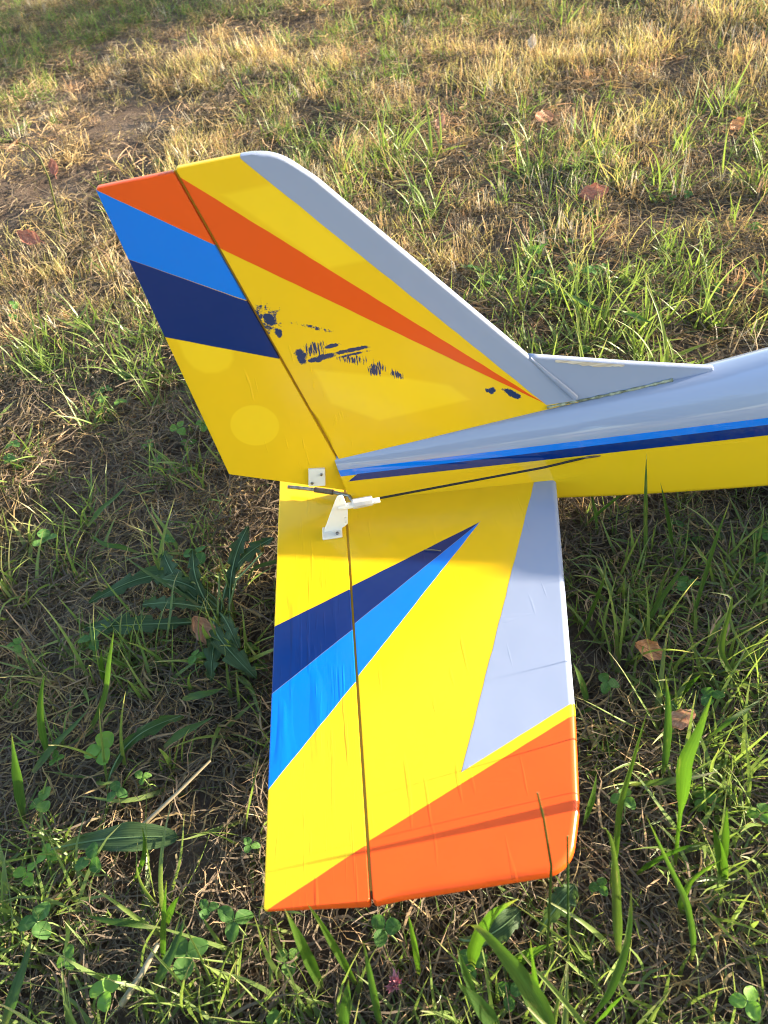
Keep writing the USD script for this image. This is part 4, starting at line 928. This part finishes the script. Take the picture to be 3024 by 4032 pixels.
for bpos in ((-112, -34, 46), (-74, -24, 52)):
    e = np.array(bpos) / 1000 - oc
    part(ros, 'bud_stalk', rod([(0, 0, 0), e * [0.4, 0.4, 0.7], e], 0.0008, sides=6), STEM, smooth=60)
    bl = [strands(26, rng, 0.0012, (0.004, 0.008), (0.0006, 0.0012), (0.0, 1.2), (0, 0.6), seg=3)]
    v_, f_, u_ = joinv(bl)
    part(ros, 'withered_bud', (v_ + e, f_), leafmat('withered_bud_' + ('a' if bpos[0] < -100 else 'b'), [(0, (0.35, 0.20, 0.06)), (1, (0.5, 0.42, 0.14))], (0.6, 0.5, 0.3), trans=0.3), smooth=True, uv=u_)

def ribbed(name, label, cat, root, tip, width, mat, rng, arch, teeth=5, depth=0.06):
    o = np.array([root[0], root[1], 0]) / 1000
    t = thing(name, label, cat, o)
    v_, f_, u_, q_ = toothed(np.array(root) / 1000, np.array(tip) / 1000, width, rng, teeth, depth, arch, 40)
    lf = part(t, 'leaf', (v_ - o, f_), mat, smooth=True, uv=u_)
    part(t, 'midrib', rod((q_ - o)[::3], np.linspace(0.0007, 0.0002, len(q_[::3])), sides=5), VEIN, smooth=60)
ribbed('plantain_leaf', 'wide dark plantain leaf lying flat with small holes, lower left', 'weed', (-228, -229, 8), (-136, -236, 15), 0.021, ROS, rng, 0.008)
ribbed('ragged_leaf', 'ragged green leaf lying left of the light blue elevator stripe', 'weed', (-194, -192, 10), (-140, -147, 20), 0.014, SM['g'], rng, 0.006, 4, 0.4)
ribbed('broad_weed_leaf', 'dull broad leaf in the dark under the orange stabiliser tip', 'weed', (40, -318, 8), (78, -312, 24), 0.018, ROS, rng, 0.006, 5, 0.2)
ribbed('broad_weed_leaf', 'toothed leaf in the shade below the rounded orange corner', 'weed', (86, -322, 8), (112, -304, 30), 0.018, ROS, rng, 0.006, 5, 0.35)

# --- pink clover flower
fl = thing('clover_flower', 'small withered pink clover flower at the bottom edge', 'flower', (0.0, -0.339, 0))
part(fl, 'flower_stem', rod([(0.004, 0.002, -0.003), (0.002, 0.001, 0.01), (0, 0, 0.019)], 0.0007, sides=6), STEM, smooth=60)
petal = M('pink_petal', {'oi': ('geometry', {}), 'r': ('rgb_ramp', {'ramp': [(0, (0.45, 0.16, 0.20)), (1, (0.74, 0.52, 0.52))]}), 'p': ('principled_bsdf', {'roughness': 0.5})}, [('oi.random_per_island', 'r.fac'), ('r.color', 'p.base_color')])
v_, f_, u_ = strands(60, rng, 0.0022, (0.004, 0.007), (0.0010, 0.0016), (0.0, 1.4), (0, 0.4), seg=3, prof='leaf')
part(fl, 'flower_head', (v_ + [0, 0, 0.018], f_), petal, smooth=True, uv=u_)
# --- the tall seed stalk at the left
sk = thing('seed_stalk', 'tall bare green seed stalk with a bent brown head left of the rudder', 'weed', (-0.418, 0.747, 0))
sp_ = np.array([(0, 0, -3), (6, 0, 51), (15, 0, 100), (14, 2, 130), (4, 4, 147), (-10, 6, 153)]) / 1000
part(sk, 'stalk', rod(sp_, np.linspace(0.0016, 0.0010, len(sp_)), sides=7), SM['g'], smooth=60)
v_, f_, u_ = strands(40, rng, 0.0015, (0.003, 0.007), (0.0008, 0.0016), (0.0, 1.5), (0, 0.4), seg=3)
part(sk, 'seed_head', (v_ + sp_[-1] - [0, 0, 0.003], f_), RUST, smooth=True, uv=u_)
# --- straw bit lying on the stabiliser
bit = thing('straw_bit', 'tiny straw bit lying on the navy stripe of the stabiliser', 'dry stem', (0.0625, -0.0762, 0.0825))
part(bit, 'straw', rod([(-0.0060, 0.0017, 0.0), (0.0, 0, 0.0004), (0.0058, -0.0018, 0.0001)], 0.0004, sides=6), SM['s'], smooth=60)

# ------------------------------------------------------------------ tree at the meadow's edge, beyond the picture: its shade falls across the far left grass
bark = M('bark', {'n': ('noise_texture', {'scale': 12.0, 'detail': 6.0}), 'r': ('rgb_ramp', {'ramp': [(0.3, (0.06, 0.04, 0.03)), (0.7, (0.18, 0.13, 0.09))]}), 'p': ('principled_bsdf', {'roughness': 0.9})}, [('n.fac', 'r.fac'), ('r.color', 'p.base_color')])
tree = thing('tree', 'leafy tree at the edge of the meadow casting the far shade', 'tree', (12.6, 5.6, 0))
rt = np.random.default_rng(77)
part(tree, 'trunk', trimesh.util.concatenate([rod([(0, 0, -0.1), (0.03, 0.0, 1.2), (-0.05, 0.05, 2.4), (0, 0, 4.6)], [0.17, 0.14, 0.12, 0.05]),
    rod([(-0.03, 0.03, 2.1), (-0.2, -0.8, 2.7), (-0.1, -1.5, 2.95)], [0.06, 0.045, 0.02]), rod([(0, 0, 2.6), (0.3, 0.9, 3.4), (0.4, 1.6, 3.9)], [0.06, 0.04, 0.02])]), bark, smooth=60)
V, F, U = [], [], []
for (cx, cy, cz, rx, ry, rz, n) in ((0, -1.35, 2.72, 0.7, 0.50, 0.36, 2600), (0, -0.6, 3.25, 0.9, 0.9, 0.6, 3200), (0, 0.5, 4.2, 1.1, 1.3, 0.9, 4500), (0.2, 1.5, 4.0, 0.9, 0.9, 0.7, 3000), (0, 0.2, 5.1, 0.9, 1.0, 0.7, 2500)):
    d_ = rt.normal(size=(n, 3)); d_ /= np.linalg.norm(d_, axis=1, keepdims=True)
    P = d_ * (rt.random((n, 1)) ** 0.45) * [rx, ry, rz] + [cx, cy, cz]
    a = rt.normal(size=(n, 3)); a /= np.linalg.norm(a, axis=1, keepdims=True)
    b_ = np.cross(a, rt.normal(size=(n, 3))); b_ /= np.linalg.norm(b_, axis=1, keepdims=True)
    L = rt.uniform(0.05, 0.09, (n, 1))
    o = sum(len(q) for q in V)
    V.append(np.stack([P - a * L, P + b_ * L * 0.5, P + a * L, P - b_ * L * 0.5], 1).reshape(-1, 3))
    F.append(np.arange(n * 4).reshape(-1, 4) + o); U.append(np.tile([(0.5, 0), (1, 0.5), (0.5, 1), (0, 0.5)], (n, 1)))
part(tree, 'crown', (np.vstack(V), np.vstack(F)), GREEN, smooth=True, uv=np.vstack(U))

# ------------------------------------------------------------------ the row of trees behind the photographer, mirrored in the glossy fuselage
back_tree = thing('hedgerow_tree', 'broad leafy tree in the row behind the photographer', 'tree', (-27, -17, 0), 'row of trees behind the photographer')
part(back_tree, 'trunk', trimesh.util.concatenate([rod([(0, 0, -0.2), (0.1, 0.0, 1.5), (-0.1, 0.1, 3.5), (0, 0, 6.5)], [0.28, 0.22, 0.17, 0.06]),
    rod([(-0.05, 0.05, 2.4), (-1.2, 0.4, 3.6), (-2.0, 0.5, 4.4)], [0.11, 0.08, 0.03]), rod([(0, 0, 2.8), (1.1, -0.5, 4.0), (1.9, -0.4, 5.0)], [0.11, 0.08, 0.03])]), bark, smooth=60)
V, F, U = [], [], []
for (cx, cy, cz, rx, ry, rz, n) in ((0, 0, 5.2, 2.9, 2.2, 2.5, 2600), (-1.7, 0.3, 3.6, 2.0, 1.6, 1.8, 1300), (1.8, -0.2, 3.9, 2.0, 1.6, 1.9, 1300), (0.3, 0.4, 2.2, 3.2, 1.6, 1.6, 1600), (0.4, 0, 7.2, 1.7, 1.5, 1.3, 800)):
    d_ = rt.normal(size=(n, 3)); d_ /= np.linalg.norm(d_, axis=1, keepdims=True)
    P = d_ * (rt.random((n, 1)) ** 0.35) * [rx, ry, rz] + [cx, cy, cz]
    a = rt.normal(size=(n, 3)); a /= np.linalg.norm(a, axis=1, keepdims=True)
    b_ = np.cross(a, rt.normal(size=(n, 3))); b_ /= np.linalg.norm(b_, axis=1, keepdims=True)
    L = rt.uniform(0.15, 0.30, (n, 1)); o = sum(len(q) for q in V)
    V.append(np.stack([P - a * L, P + b_ * L * 0.6, P + a * L, P - b_ * L * 0.6], 1).reshape(-1, 3))
    F.append(np.arange(n * 4).reshape(-1, 4) + o); U.append(np.tile([(0.5, 0), (1, 0.5), (0.5, 1), (0, 0.5)], (n, 1)))
CROWN = leafmat('tree_leaf', [(0.0, (0.035, 0.07, 0.018)), (0.6, (0.06, 0.105, 0.025)), (1.0, (0.10, 0.14, 0.035))], (0.1, 0.13, 0.04), trans=0.3, fine=False)
part(back_tree, 'crown', (np.vstack(V), np.vstack(F)), CROWN, smooth=True, uv=np.vstack(U))
for k in range(1, 11):
    x = UsdGeom.Xform.Define(stage, '/World/' + numbered('/World', 'hedgerow_tree'))
    x.GetPrim().GetReferences().AddInternalReference(back_tree.GetPath()); x.GetPrim().SetInstanceable(True)
    x.ClearXformOpOrder(); sc_ = float(rt.uniform(0.8, 1.25))
    x.AddTranslateOp(opSuffix='place').Set(Gf.Vec3d(-27 + 5.2 * k + float(rt.uniform(-1, 1)), -17 - float(rt.uniform(0, 4)), 0.0))
    x.AddRotateZOp(opSuffix='turn').Set(float(rt.uniform(0, 360))); x.AddScaleOp(opSuffix='size').Set(Gf.Vec3f(sc_, sc_, sc_))
    tag(x.GetPrim(), 'broad leafy tree in the row behind the photographer', 'tree', 'row of trees behind the photographer')
